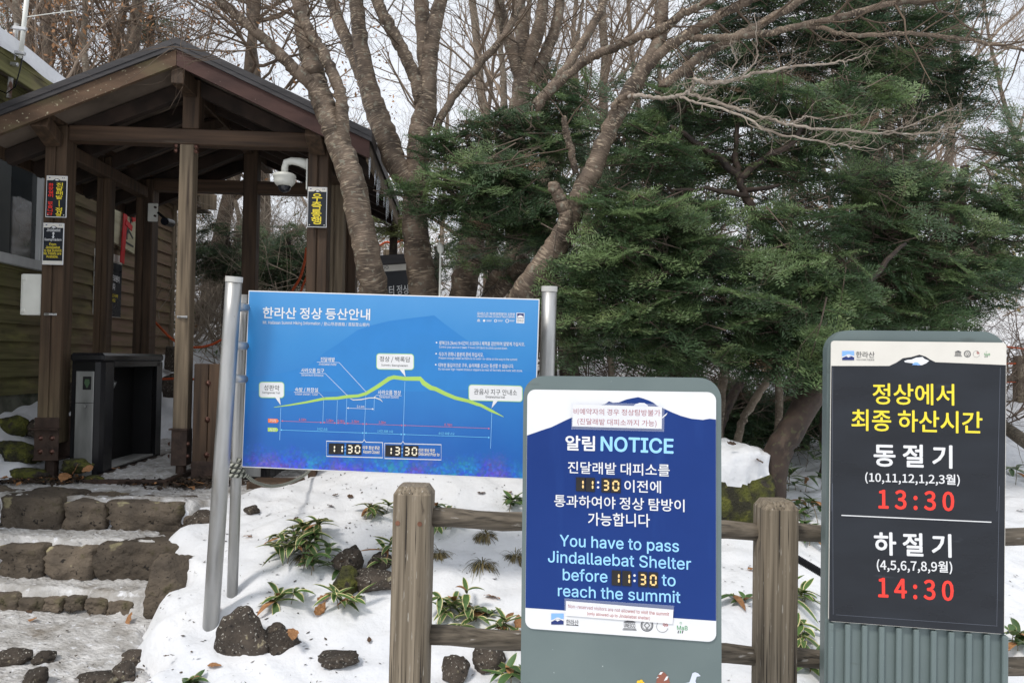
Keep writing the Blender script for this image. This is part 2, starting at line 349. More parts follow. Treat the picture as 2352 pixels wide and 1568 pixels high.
# ================================================================ SHELTER
SHO = Vector((-3.8346, 6.0, .735)); SHA = .0724
def S(u, v, z): return SHO + Matrix.Rotation(SHA, 3, 'Z') @ Vector((u, v, z))
def at_shelter(name, u, v, z, label=None, cat=None, group=None): return empty(name, S(u, v, z), (0, 0, SHA), label, cat, group)
M_wood = mat('stained_wood', (.032, .0195, .0115), (.100, .060, .035), (26, 26, 1.6), 6, .3, .7, rough=.7, bump=.35, bscale=(70, 70, 4), bdist=.004,
             extra=[((.10, .075, .055), (9, 9, 1.1), .66, .8)])
M_woodh = mat('stained_wood_across', (.036, .021, .0125), (.108, .063, .037), (1.6, 26, 26), 6, .3, .7, rough=.7, bump=.35, bscale=(4, 70, 70), bdist=.004,
              extra=[((.12, .095, .07), (1.4, 14, 14), .66, .8)])
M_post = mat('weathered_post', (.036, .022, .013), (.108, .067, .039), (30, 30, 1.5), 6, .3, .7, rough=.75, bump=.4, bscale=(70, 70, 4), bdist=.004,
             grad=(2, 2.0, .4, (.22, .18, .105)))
M_tan = mat('bleached_post', (.095, .072, .048), (.26, .20, .135), (34, 34, 1.4), 6, .3, .7, rough=.8, bump=.4, bscale=(80, 80, 4), bdist=.004,
            extra=[((.05, .035, .025), (16, 16, .8), .62, .75)])
M_barge = mat('barge_wood', (.06, .036, .022), (.14, .085, .052), (3, 9, 9), 6, .3, .7, rough=.8, bump=.4, bscale=(20, 60, 60), bdist=.004,
              extra=[((.42, .38, .26), (46, 46, 46), .64, .72), ((.13, .105, .055), (2.2, 5, 5), .5, .7)])
M_barge2 = mat('barge_wood_clean', (.045, .021, .018), (.085, .042, .034), (3, 9, 9), 6, .3, .7, rough=.75, bump=.3, bscale=(20, 60, 60), bdist=.004,
               extra=[((.30, .22, .18), (30, 60, 60), .68, .76)])
M_deck = mat('roof_boards', (.08, .062, .048), (.21, .165, .13), (3, 3, 3), 7, .3, .7, rough=.85, bump=.2,
             extra=[((.26, .24, .22), (8, 26, 26), .66, .78)])
M_dark = mat('dark_timber', (.016, .010, .007), (.04, .024, .017), (6, 6, 6), 5, rough=.8)
M_metal_roof = mat('roof_metal', (.040, .038, .040), (.062, .058, .060), (1.5, 1.5, 40), 4, rough=.5, metal=.2)
M_iron = mat('rusted_iron', (.045, .030, .024), (.085, .055, .042), (14, 14, 14), 5, rough=.6, metal=.4, bump=.2, bscale=(60, 60, 60))
M_bolt = mat('copper_bolt', (.10, .048, .036), (.17, .09, .07), (30, 30, 30), 4, rough=.38, metal=.7)
FL = -.155      # floor below the frame's own zero
sh = at_shelter('shelter', 0, 0, 0, 'open brown timber gate shelter with a low gabled roof and exposed posts', 'shelter')
W_, CC, ZT, HB, ZR, SL, EV, BB, LR, PW = 2.283, 1.1415, 2.627, .13, 3.367, .445, .311, 1.514, 2.57, .17
def prism(mb, poly, v0, v1, m=0):
    n = len(poly); vs = [(u, v0, z) for u, z in poly] + [(u, v1, z) for u, z in poly]
    fs = [tuple(range(n)), tuple(range(2 * n - 1, n - 1, -1))] + [(i, i + n, (i + 1) % n + n, (i + 1) % n) for i in range(n)]
    mb.add(vs, [f[::-1] for f in fs], m)
def zroof(u): return ZR - SL * abs(u - CC)
def bolts(mb, pts, r=.020, m=0):
    for p, ax_ in pts:
        prof = [(.001, .75 * r), (.5 * r, .62 * r), (.85 * r, .3 * r), (1 * r, 0), (1.15 * r, -.1 * r)]
        b = MB().lathe(prof, 10)
        rot = Vector((0, 0, 1)).rotation_difference(Vector(ax_)).to_matrix()
        mb.add([Vector(p) + rot @ Vector(v) for v in b.v], b.f, m)
def post(u, v, z0, z1, m, name='post', PW=.17):
    b = MB(); h = PW / 2
    b.box((u - h / 2 - .0015, v, (z0 + z1) / 2), (h - .005, PW, z1 - z0), 0, .006)
    b.box((u + h / 2 + .0015, v, (z0 + z1) / 2), (h - .005, PW, z1 - z0), 0, .006)
    b.box((u, v, (z0 + z1) / 2), (.02, PW - .03, z1 - z0 - .01), 0)
    return b.build(name, m, sh)
hp = PW / 2
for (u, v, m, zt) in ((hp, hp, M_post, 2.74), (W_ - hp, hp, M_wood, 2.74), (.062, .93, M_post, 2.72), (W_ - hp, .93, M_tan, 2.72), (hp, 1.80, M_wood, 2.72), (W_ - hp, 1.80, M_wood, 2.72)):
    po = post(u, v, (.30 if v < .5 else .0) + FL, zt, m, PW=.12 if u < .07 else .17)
    if v < .5:
        b = MB(); b.box((u, v - hp - .006, .34 + FL), (PW + .02, .012, .34), 0, .003).box((u, v + hp + .006, .34 + FL), (PW + .02, .012, .34), 0, .003)
        b.box((u, v - hp - .03, .42 + FL), (PW + .05, .06, .012), 0, .002).box((u, v, .17 + FL), (PW + .03, PW + .04, .012), 0, .002).tube([(u, v, -.05 + FL), (u, v, .165 + FL)], .05, 12)
        b.build('shoe', M_iron, po)
        b = MB(); bolts(b, [((u + du, v - hp - .013, z + FL), (0, -1, 0)) for du in (-.045, .045) for z in (.235, .345)]); b.build('bolt', M_bolt, po, smooth=True)
# short centre posts
def cpost(u, v, z0, z1, wd, m, nm='post'): return MB().box((u, v, (z0 + z1) / 2), (wd, wd, z1 - z0), 0, .006).build(nm, m, sh)
cp = cpost(CC - .03, .09, .30 + FL, ZT, .115, M_tan)
b = MB(); b.box((CC - .03, .09, .27 + FL), (.125, .125, .30), 0, .003).box((CC - .03, .025, .42 + FL), (.15, .06, .012), 0, .002).tube([(CC - .03, .09, -.05 + FL), (CC - .03, .09, .14 + FL)], .042, 12); b.build('shoe', M_iron, cp)
b = MB(); bolts(b, [((CC - .03 + s_ * .075, .03, z + FL), (s_, -.3, 0)) for s_ in (-1, 1) for z in (.2, .3)] + [((CC - .03 + s_ * .085, .02, ZT - .02 - .04 * k), (s_ * .6, -1, 0)) for s_ in (-1, 1) for k in (0, 1)], .018); b.build('bolt', M_bolt, cp, smooth=True)
cpost(CC, .085, ZT + HB, ZR - .20, .135, M_wood, 'king_post'); cpost(CC + .02, 1.80, FL, ZR - .2, .145, M_wood, 'king_post')
# tie beams, plates, ridge
for v, z in ((.09, ZT + HB / 2), (1.80, ZT + HB / 2 - .02)):
    MB().box((CC, v, z), (W_ - 2 * PW + .004, .12, HB), 0, .006).build('tie_beam', M_woodh, sh)
for u in (hp, W_ - hp):
    MB().box((u, 1.13, 2.80), (.12, 2.84, .13), 0, .006).build('wall_plate', M_wood, sh)
    MB().box((u, .93, ZT - .06), (.11, 1.50, .11), 0, .006).build('side_beam', M_wood, sh)
    MB().beam((u, -.24, 2.70), (u, -.02, 2.60), .13, .11).build('bracket', M_wood, sh)
MB().box((CC, 1.13, ZR - .28), (.10, 2.84, .14), 0, .006).build('ridge_beam', M_wood, sh)
for s_ in (-1, 1):
    for v in (.09, .50, .93, 1.36, 1.80, 2.3):
        uo = CC + s_ * (BB - .03); o_ = .235
        MB().beam((CC, v, ZR - o_), (uo, v, zroof(uo) - o_), .075, .12, 0, .004).build('rafter', M_dark, sh)
    b = MB(); e_ = CC + s_ * BB
    prism(b, [(CC, ZR - .155), (e_, zroof(e_) - .155), (e_, zroof(e_) - .09), (CC, ZR - .09)][::s_], -EV + .03, LR - .02); b.build('ceiling', M_deck, sh)
    b = MB(); e2 = CC + s_ * (BB + .02)
    prism(b, [(CC, ZR - .088), (e2, zroof(e2) - .088), (e2, zroof(e2)), (CC, ZR)][::s_], -EV - .025, LR)
    prism(b, [(CC, ZR - .052), (e2, zroof(e2) - .052), (e2, zroof(e2) - .046), (CC, ZR - .046)][::s_], -EV - .031, -EV - .02)
    rf = b.build('roof', M_metal_roof, sh)
    b = MB(); prism(b, [(CC + s_ * .002, ZR - .215), (e_, zroof(e_) - .225), (e_, zroof(e_) - .086), (CC + s_ * .002, ZR - .09)][::s_], -EV - .004, -EV + .032)
    b.build('barge_board', M_barge if s_ < 0 else M_barge2, sh)
    b = MB(); prism(b, [(CC, ZR - .215), (e_, zroof(e_) - .225), (e_, zroof(e_) - .09), (CC, ZR - .09)][::s_], LR - .06, LR - .025); b.build('barge_board', M_woodh, sh)
    b = MB(); b.box((e_ - s_ * .015, 1.13, zroof(e_) - .165), (.028, 2.80, .15), 0, .003); b.build('fascia', M_tan if s_ > 0 else M_wood, sh)
    b = MB()
    us = np.linspace(.22 if s_ > 0 else .5, BB - .02, 30); vs_ = np.linspace(-.22 if s_ > 0 else .4, LR - .1, 40); V_ = []; F_ = []
    for i, uu in enumerate(us):
        for j, vv in enumerate(vs_):
            ed = min(i, 29 - i, j, 39 - j); u = CC + s_ * uu
            th = (.0 if ed == 0 else (.042 if s_ > 0 else .05) + .012 * math.sin(uu * 9 + vv * 5)) + .004
            V_.append((u, vv + (.03 * math.sin(uu * 13) if j == 0 else 0), zroof(u) + th))
    for i in range(29):
        for j in range(39): F_.append((i * 40 + j, (i + 1) * 40 + j, (i + 1) * 40 + j + 1, i * 40 + j + 1)[::s_])
    b.add(V_, F_); b.build('snow', M_snow, rf, smooth=True)
# knee strut between ridge and king post
MB().beam((CC, .16, 2.80), (CC, .75, 3.04), .07, .09).build('strut', M_wood, sh)
# icicles on the right eave
M_glassice = bpy.data.materials.new('icicle_ice'); M_glassice.use_nodes = True
_b = M_glassice.node_tree.nodes['Principled BSDF']; _b.inputs['Base Color'].default_value = (.86, .9, .95, 1); _b.inputs['Roughness'].default_value = .12
_b.inputs['Transmission Weight'].default_value = .75; _b.inputs['IOR'].default_value = 1.31
rr = random.Random(4)
for k, (v, ln) in enumerate([(-.28, .16), (.12, .12), (.30, .26), (.35, .17), (.41, .22), (.46, .12), (.9, .15), (1.15, .24), (1.2, .14), (1.3, .18), (1.75, .12)]):
    ue = CC + BB; p = S(ue, v, zroof(ue) - .225); b = MB()
    b.tube([(0, 0, 0.01), (.002, 0, -ln * .4), (0, .001, -ln * .8), (.001, 0, -ln)], [.011, .008, .004, .001], 7)
    o = b.build('icicle', M_glassice, None, smooth=True, loc=p)
    tag(o, 'thin clear icicle hanging from the right eave of the shelter', 'icicle', 'icicles along the right eave')
# ---- boarded panel beside the centre post
wp = at_shelter('boarded_panel', 1.22, .0, FL, 'dark brown boarded wooden panel studded with copper bolts beside the centre post', 'panel')
b = MB(); b.box((.058, .12, .53), (.115, .20, .86), 0, .005).box((.178, .12, .53), (.115, .20, .86), 0, .005); b.build('boards', M_wood, wp)
MB().box((.118, .12, .06), (.24, .215, .20), 0, .003).build('base_plate', M_iron, wp)
b = MB(); bolts(b, [((.118, .018, z), (0, -1, 0)) for z in (.21, .50, .80)] + [((.2, .01, .1), (0, -1, 0)), ((-.004, .05, .12), (-1, -.5, 0))], .021); b.build('bolt', M_bolt, wp, smooth=True)
# ---- ice-covered boardwalk
bw = at_shelter('boardwalk', .53, -.30, FL, 'low wooden boardwalk covered with grey ice leading into the shelter', 'boardwalk')
b = MB(); b.box((.30, .02, .02), (.63, .045, .075), 0, .004).box((.60, .95, .02), (.045, 1.82, .075), 0, .004).box((.0, .95, .02), (.045, 1.82, .075), 0, .004); b.build('frame', M_iron, bw)
n_ = 40; b = MB(); V_ = [(.01 + .58 * i / 15, .03 + 1.8 * j / n_, .055 + .010 * math.sin(i * 1.9 + j * 1.3) + .006 * math.sin(i * 4.1 - j * 2.7)) for j in range(n_ + 1) for i in range(16)]
b.add(V_, [(j * 16 + i, j * 16 + i + 1, j * 16 + 17 + i, j * 16 + 16 + i) for j in range(n_) for i in range(15)]); b.build('ice', M_ice, bw, smooth=True)
# ---- entrance gates
M_black = mat('black_plastic', (.007, .007, .008), (.012, .012, .014), (3, 3, 3), 5, rough=.2, spec=.22, extra=[((.035, .035, .035), (18, 18, 5), .68, .85)])
M_blackp = mat('black_powder_coat', (.008, .008, .009), (.013, .013, .014), (5, 5, 5), 5, rough=.25, spec=.18)
M_void = mat('black_liner', (.006, .006, .007), (.009, .009, .010), (5, 5, 5), rough=.7)
M_steel = mat('brushed_panel', (.16, .165, .165), (.36, .365, .36), (5, 5, 1.3), 6, rough=.32, metal=.8, rough2=.5)
M_liner = mat('grey_floor_plate', (.22, .22, .21), (.52, .52, .51), (6, 3, 6), 6, rough=.5)
M_led = bpy.data.materials.new('led_arrow'); M_led.use_nodes = True
_b = M_led.node_tree.nodes['Principled BSDF']; _b.inputs['Base Color'].default_value = (.02, .05, .018, 1); _b.inputs['Emission Color'].default_value = (.02, .05, .02, 1); _b.inputs['Emission Strength'].default_value = .10
def rrect(cx, cz, wd, ht, r, k=6):
    pts = []
    for (sx, sz, a0) in ((1, 1, 0), (-1, 1, 90), (-1, -1, 180), (1, -1, 270)):
        for i in range(k + 1):
            a = R(a0 + 90 * i / k); pts.append((cx + sx * (wd / 2 - r) + r * math.cos(a), cz + sz * (ht / 2 - r) + r * math.sin(a)))
    return pts
def extr(mb, pts, y0, y1, m=0):   # outline in x-z extruded along y, pts counter-clockwise seen from -y
    n = len(pts); mb.add([(x, y0, z) for x, z in pts] + [(x, y1, z) for x, z in pts],
        [tuple(range(n)), tuple(range(2 * n - 1, n - 1, -1))] + [(i, i + n, (i + 1) % n + n, (i + 1) % n) for i in range(n)], m)
def gate(u, v, label):
    g = at_shelter('entrance_gate', u, v, FL, label, 'gate', 'entrance gates inside the shelter'); g.scale = (1, 1, 1.07)
    b = MB(); pts = [(-.13, 0), (.06, -.02), (.10, -.01), (.125, .02), (.125, .17), (-.13, .17)]
    b.add([(x, y, 0) for x, y in pts] + [(x, y, .90) for x, y in pts], [tuple(range(6))[::-1], tuple(range(6, 12))] + [(i, (i + 1) % 6, (i + 1) % 6 + 6, i + 6) for i in range(6)])
    b.build('front_column', M_black, g)
    fp = MB().box((-.015, -.022, .43), (.145, .012, .80), 0, .004, Matrix.Rotation(R(-3), 3, 'Z')).build('front_panel', M_steel, g)
    MB().box((-.015, -.030, .59), (.146, .003, .004)).build('seam', M_black, fp)
    MB().box((.005, -.032, .74), (.066, .004, .10), 0, .002).build('display', M_black, fp)
    b = MB(); b.add([(-.010, -.0345, .77), (.022, -.0345, .77), (.028, -.0345, .74), (.006, -.0345, .70), (-.016, -.0345, .74)], [(0, 1, 2, 3, 4)[::-1]]); b.build('arrow', M_led, fp)
    b = MB(); rot = Matrix.Rotation(R(90), 3, 'X'); q = MB().lathe([(.001, .008), (.012, .008), (.014, 0)], 14); b.add([rot @ Vector(v_) + Vector((-.005, -.03, .565)) for v_ in q.v], q.f); b.build('lock', M_steel, fp)
    lb = MB(); lb.box((0, .08, .935), (.27, .24, .07), 0, .02).box((0.0, .66, .935), (.25, 1.12, .068), 0, .018); lb.build('lid', M_black, g)
    b = MB(); b.box((.0, 1.13, .45), (.245, .14, .90), 0, .006).box((.0, .66, .035), (.245, .95, .07), 0, .006).box((-.11, .66, .48), (.02, .95, .84), 0, .003).box((.0, .66, .885), (.245, .95, .05), 0, .004); b.build('side_frame', M_blackp, g)
    b = MB(); b.box((-.09, .66, .48), (.015, .90, .80)).box((.0, 1.05, .48), (.18, .02, .80)).box((0, .18, .48), (.18, .02, .80)); b.build('liner', M_void, g)
    MB().box((.02, .62, .075), (.18, .86, .012)).build('floor_plate', M_liner, g)
    b = MB(); b.tube([(0.02, .30, .86), (.03, .36, .72)], .02, 8).tube([(-.02, .34, .74), (.05, .36, .71)], .035, 8); b.build('hinge_motor', M_steel, g)
    return g
gate(.385, .02, 'black entrance gate cabinet with steel front panel and open hollow side')
gate(1.72, .05, 'black entrance gate cabinet mostly hidden behind the blue information board')
# ---- dome camera on the right front post
M_white = mat('white_plastic', (.72, .72, .66), (.80, .80, .74), (6, 6, 6), 4, rough=.4)
M_dome = mat('dome_glass', (.012, .014, .02), (.02, .022, .03), (4, 4, 4), rough=.06, spec=.7)
dc = at_shelter('dome_camera', W_ - PW - .002, -.01, 2.50, 'white dome security camera on a curved arm from the right front post', 'camera')
MB().box((-.006, .05, -.10), (.012, .09, .26), 0, .004).build('wall_plate', M_white, dc)
b = MB(); b.tube([(-.01, .05, -.01), (-.08, .045, .01), (-.14, .04, .015), (-.185, .04, .0), (-.195, .04, -.04), (-.195, .04, -.09)], [.045, .035, .030, .030, .028, .030], 12); b.build('arm', M_white, dc, smooth=True)
MB().lathe([(.03, -.085), (.075, -.095), (.092, -.105), (.095, -.125), (.088, -.13), (.088, -.165), (.075, -.185), (.058, -.20), (.001, -.20)], 28, (-.195, .04, 0)).build('housing', M_white, dc, smooth=True)
MB().lathe([(.056, -.198)] + [(.054 * math.cos(R(a)), -.20 - .054 * math.sin(R(a))) for a in range(0, 91, 15)], 24, (-.195, .04, 0)).build('dome', M_dome, dc, smooth=True)
# ---- bullet camera on the rear left post
bc = at_shelter('bullet_camera', PW + .02, 1.68, 2.36, 'small dark bullet camera on a white bracket at the rear left post', 'camera')
MB().box((0, 0, 0), (.10, .02, .19), 0, .006).build('bracket', M_white, bc)
b = MB(); b.tube([(.03, -.01, .05), (.03, -.03, .05)], .012, 8).tube([(.03, -.01, -.04), (.03, -.03, -.04)], .012, 8); b.build('clamp', M_iron, bc)
b = MB(); b.tube([(.05, 0, 0), (.12, .0, -.06), (.16, -.02, -.10)], .014, 8).tube([(.17, .05, -.10), (.175, -.14, -.115)], [.042, .042], 14); b.build('body', M_blackp, bc, smooth=False)
b = MB(); b.tube([(.175, -.139, -.115), (.1755, -.145, -.1155)], .034, 14); b.build('lens', M_dome, bc)
# ---- white switch box and pipe clip at the left post
eb = at_shelter('switch_box', -.005, .09, 1.35, 'white metal switch box fixed to the left side of the left front post', 'box')
MB().box((-.085, 0, 0), (.165, .12, .33), 0, .004).build('case', M_white, eb)
MB().box((-.075, -.066, 0), (.15, .012, .335), 0, .004).build('door', M_white, eb)
for z in (.13, -.13): MB().box((-.135, -.076, z), (.03, .012, .03), 0, .003).build('hinge', M_white, eb)
for (u, z, lab) in ((hp, 1.19, 'galvanised strap clip across the left front post'), (CC - .03, 1.19, 'galvanised strap clip across the bleached centre post')):
    b = MB(); b.box((0, 0, 0), (.10 if u < 1 else .085, .008, .02), 0, .003).tube([(-.03, -.005, 0), (0, -.014, 0), (.03, -.005, 0)], .008, 6)
    o = b.build('strap_clip', mat('galvanised', (.45, .46, .47), (.6, .6, .6), (20, 20, 20), rough=.4, metal=.8), None); o.location = S(u, -.006 if u < 1 else .028, z); o.rotation_euler = (0, 0, SHA)
    tag(o, lab, 'clip')
# ================================================================ CABIN
cb = at_shelter('cabin', -.69, 0, 0, 'green stained weatherboard cabin with a white framed window and snowy roof', 'cabin')
M_sid = mat('weatherboard', (.078, .073, .028), (.20, .19, .074), (5, 1.2, 26), 6, .3, .7, rough=.85, bump=.4, bscale=(30, 5, 90), bdist=.004,
            extra=[((.020, .016, .011), (3, 2.5, 9), .55, .75), ((.30, .29, .09), (2, 1.6, 5), .58, .75)], grad=(1, 1.9, 4.2, (.21, .135, .10)))
M_conc = mat('mossy_concrete', (.08, .085, .06), (.20, .20, .16), (5, 5, 5), 6, rough=.9, bump=.4, extra=[((.03, .04, .02), (4, 4, 7), .5, .7)])
V0, V1 = -2.6, 4.57; z0, z1 = .49, 3.6
b = MB(); nb = 19; hh = (z1 - z0) / nb
for i in range(nb):
    za = z0 + i * hh
    j = 0.0
    b.add([(.022, V0, za), (.022, V1, za), (-.006, V1, za + hh), (-.006, V0, za + hh), (-.012, V0, za), (-.012, V1, za)],
          [(0, 1, 2, 3), (4, 5, 1, 0)])
b.add([(-.02, V0, z0), (-3, V0, z0), (-3, V0, z1), (-.02, V0, z1), (-.02, V1, z0), (-3, V1, z0), (-3, V1, z1), (-.02, V1, z1)], [(0, 3, 2, 1), (4, 5, 6, 7), (1, 2, 6, 5), (0, 4, 7, 3)])
b.build('weatherboarding', M_sid, cb)
MB().box((-1.5, .985, -.03), (3.0, 7.17, 1.04)).build('foundation', M_conc, cb)
MB().box((.005, V1 - .03, 2.1), (.07, .10, 3.0), 0, .005).build('corner_board', M_tan, cb)
wn = MB(); wz0, wz1 = 1.76, 2.62
M_frame = mat('white_frame', (.55, .56, .56), (.66, .67, .67), (8, 8, 3), 5, rough=.55)
for (va, vb, za, zb) in ((-2.4, 1.41, wz0 - .09, wz0), (-2.4, 1.41, wz1, wz1 + .05), (1.36, 1.41, wz0, wz1), (1.11, 1.17, wz0, wz1), (-.6, -.54, wz0, wz1)):
    wn.box((.03, (va + vb) / 2, (za + zb) / 2), (.09, vb - va, zb - za), 0, .004)
wo = wn.build('window', M_frame, cb)
M_glass = mat('window_glass', (.030, .035, .038), (.060, .066, .068), (1.2, 1.2, 1.2), 3, rough=.06, spec=.7)
MB().box((.018, -.5, (wz0 + wz1) / 2), (.02, 3.7, wz1 - wz0)).build('pane', M_glass, wo)
MB().box((.034, .6, (wz0 + wz1) / 2), (.012, .16, wz1 - wz0)).build('curtain', mat('grey_blind', (.07, .075, .075), (.11, .115, .11), (30, 2, 2), rough=.8), wo)
# roof over the cabin, eave towards the shelter
b = MB(); prism(b, [(.30, 3.22), (.30, 3.30), (-3.2, 4.62), (-3.2, 4.54)][::-1], -3.2, 5.3); b.build('roof', M_deck, cb)
b = MB(); b.box((.31, 1.05, 3.28), (.03, 8.5, .20), 0, .004).box((.327, 1.05, 3.32), (.012, 8.5, .012)); fa = b.build('fascia', M_sid, cb)
b = MB(); V_ = []; n1, n2 = 14, 120
for i in range(n1):
    for j in range(n2):
        u = .345 - (0 if i < 2 else 3.3 * ((i - 1) / (n1 - 2)) ** 1.3); v = -3.2 + 8.5 * j / (n2 - 1)
        V_.append((u + (.02 * math.sin(v * 7) if i == 0 else 0), v, 3.36 + (.33 - u) * .377 + (0.0 if i == 0 else .13 + .02 * math.sin(v * 3 + u * 4))))
b.add(V_, [(i * n2 + j, i * n2 + j + 1, (i + 1) * n2 + j + 1, (i + 1) * n2 + j) for i in range(n1 - 1) for j in range(n2 - 1)]); b.build('snow', M_snow, cb, smooth=True)
b = MB(); b.box((.05, 4.7, 3.1), (1.0, .04, .22), 0, .004); b.build('end_board', M_tan, cb)
MB().box((.14, 4.4, 3.02), (.42, 1.4, .03)).build('soffit', M_deck, cb)
# ---- antenna mast fixed to the fascia
an = empty('antenna_mast', Vp(30, 190, 6.22), label='two clamped antenna pipes with peeling white paint on the cabin eave', cat='antenna')
al = Vector(an.location)
M_peel = mat('peeling_paint', (.30, .30, .29), (.60, .60, .58), (20, 20, 20), 6, .4, .55, rough=.6, extra=[((.16, .085, .06), (16, 16, 9), .52, .60)])
MB().tube([Vp(20, 225, 6.22) - al, Vp(38, 55, 6.22) - al], .019, 12).build('pole', M_peel, an, smooth=True)
MB().tube([Vp(47, 134, 6.18) - al, Vp(66, -45, 6.18) - al], .018, 12).build('pole', M_white, an, smooth=True)
for (y, x) in ((122, 42), (66, 46), (147, 26)): 
    MB().beam(Vp(x - 16, y - 2, 6.17) - al, Vp(x + 16, y + 2, 6.17) - al, .03, .03).build('clamp', mat('galvanised', (1, 1, 1)), an)
MB().tube([Vp(52, 130, 6.18) - al, Vp(46, 160, 6.18) - al, Vp(35, 200, 6.2) - al, Vp(15, 215, 6.2) - al, Vp(-20, 200, 6.2) - al], .005, 6).build('cable', M_black, an, smooth=True)
MB().tube([Vp(57, 40, 6.18) - al, Vp(175, 24, 6.18) - al], .004, 6).build('rod', M_white, an)
# ================================================================ SIGNS
REG = {'B': (650, 780, 2.7506), 'N': (1400, 1000, 3.1354), 'n': (1400, 1450, 3.6185), 'K': (2200, 870, 2.9585), 'k': (1950, 1300, 2.7606),
       'p': (0, 450, 2.613), 'q': (700, 400, 2.4126), 'f': (0, 0, 1.0)}
def load_font(f):
    try: return bpy.data.fonts.load(os.path.join(bpy.utils.resource_path('LOCAL'), 'datafiles', 'fonts', f))
    except Exception: return None
FONT, FONTK = load_font('Inter.woff2'), load_font('Noto Sans CJK Regular.woff2')
_tc, _to = {}, {}
def text_mesh(s, bold=0.0, sp=1.0):
    k = (s, bold, sp)
    if k in _tc: return _tc[k]
    cjk = any(ord(q) > 0x2E00 for q in s) or ':' in s; o = _to.get(cjk)
    if o is None:
        c = bpy.data.curves.new('t', 'FONT'); c.resolution_u = 3; ft_ = FONTK if cjk else FONT
        if ft_: c.font = ft_
        o = bpy.data.objects.new('t', c); _to[cjk] = o
    c = o.data; c.body = s; c.space_character = sp
    me = o.to_mesh(); v = np.array([x.co[:2] for x in me.vertices]); f = [list(p.vertices) for p in me.polygons]
    o.to_mesh_clear()
    _tc[k] = (v, f); return _tc[k]
class Board:
    """flat printed face: x right, z up, prints towards -y; measured on the photograph and laid out in the board's own metres"""
    def __init__(s, root, reg, y0=0.0):
        s.root = root; bpy.context.view_layer.update(); s.M = root.matrix_world.copy(); s.Mi = s.M.inverted(); s.reg = reg; s.y0 = y0; s.mb = MB(); s.mats = []
    def col(s, m):
        if m not in s.mats: s.mats.append(m)
        return s.mats.index(m)
    def pt(s, x, y, reg=None):
        a, b, k = REG[reg or s.reg]
        px, py = ((a + x / k) / 1.19133, (b + y / k) / 1.19133) if (reg or s.reg) != 'f' else (x, y)
        d = s.Mi.to_3x3() @ (Vp(px, py, 1) - Vector(CO)); o = s.Mi @ Vector(CO)
        t = (s.y0 - o.y) / d.y; q = o + d * t; return np.array([q.x, q.z])
    def raw(s, P2, faces, m, lay):
        s.mb.add([(p[0], s.y0 - lay * .0006, p[1]) for p in P2], faces, s.col(m))
    def poly(s, pts, m, lay=1, reg=None, local=False):
        q = [np.array(p) if local else s.pt(*p, reg) for p in pts]
        a = sum(q[i][0] * q[(i + 1) % len(q)][1] - q[(i + 1) % len(q)][0] * q[i][1] for i in range(len(q)))
        if a < 0: q = q[::-1]
        s.raw(q, [tuple(range(len(q)))], m, lay)
    def line(s, pts, wpx, m, lay=2, reg=None, closed=False):
        q = [s.pt(*p, reg) for p in pts]
        if closed: q.append(q[0])
        k = np.linalg.norm(s.pt(pts[0][0] + 100, pts[0][1], reg) - q[0]) / 100
        wd = [w_ * k / 2 for w_ in wpx] if hasattr(wpx, '__len__') else [wpx * k / 2] * len(q)
        A = []; Bq = []
        for i in range(len(q)):
            t = q[min(i + 1, len(q) - 1)] - q[max(i - 1, 0)]
            if closed and i in (0, len(q) - 1): t = q[1] - q[-2]
            t = t / (np.linalg.norm(t) + 1e-9); nn = np.array([-t[1], t[0]])
            A.append(q[i] - nn * wd[i]); Bq.append(q[i] + nn * wd[i])
        n = len(q); s.raw(A + Bq, [(i, i + 1, n + i + 1, n + i) for i in range(n - 1)], m, lay)
    def disc(s, x, y, r, m, lay=2, reg=None, ring=None):
        ps = [(x + r * math.cos(a), y + r * math.sin(a)) for a in np.linspace(0, 2 * math.pi, 21)[:-1]]
        if ring: s.line(ps, ring, m, lay, reg, closed=True)
        else: s.poly(ps, m, lay, reg)
    def text(s, body, x0, y0, x1, y1, h, m, bold=.015, lay=3, reg=None, sp=1.0):
        v, f = text_mesh(body, 0, sp); lo, hi_ = v.min(0), v.max(0)
        a, b = s.pt(x0, y0, reg), s.pt(x1, y1, reg); k = np.linalg.norm(s.pt((x0 + x1) / 2, (y0 + y1) / 2 + h, reg) - s.pt((x0 + x1) / 2, (y0 + y1) / 2, reg))
        d = b - a; wl = np.linalg.norm(d); d = d / wl; nn = np.array([-d[1], d[0]])
        u = (v - lo) / (hi_ - lo); Q = a + np.outer(u[:, 0] * wl, d) + np.outer((u[:, 1] - .5) * k, nn)
        s.raw(list(Q), f, m, lay)
        if bold > .003:      # heavier weight: the same letters struck again a hair to each side
            for i in range(8):
                a_ = i * math.pi / 4; s.raw(list(Q + np.array([math.cos(a_), math.sin(a_)]) * bold * .78 * k), f, m, lay + .03 * (i + 1))
    def build(s, name='print', parent=None): return s.mb.build(name, s.mats, parent or s.root)
SEG = {'1': 'bc', '3': 'abgcd', '0': 'abcdef'}
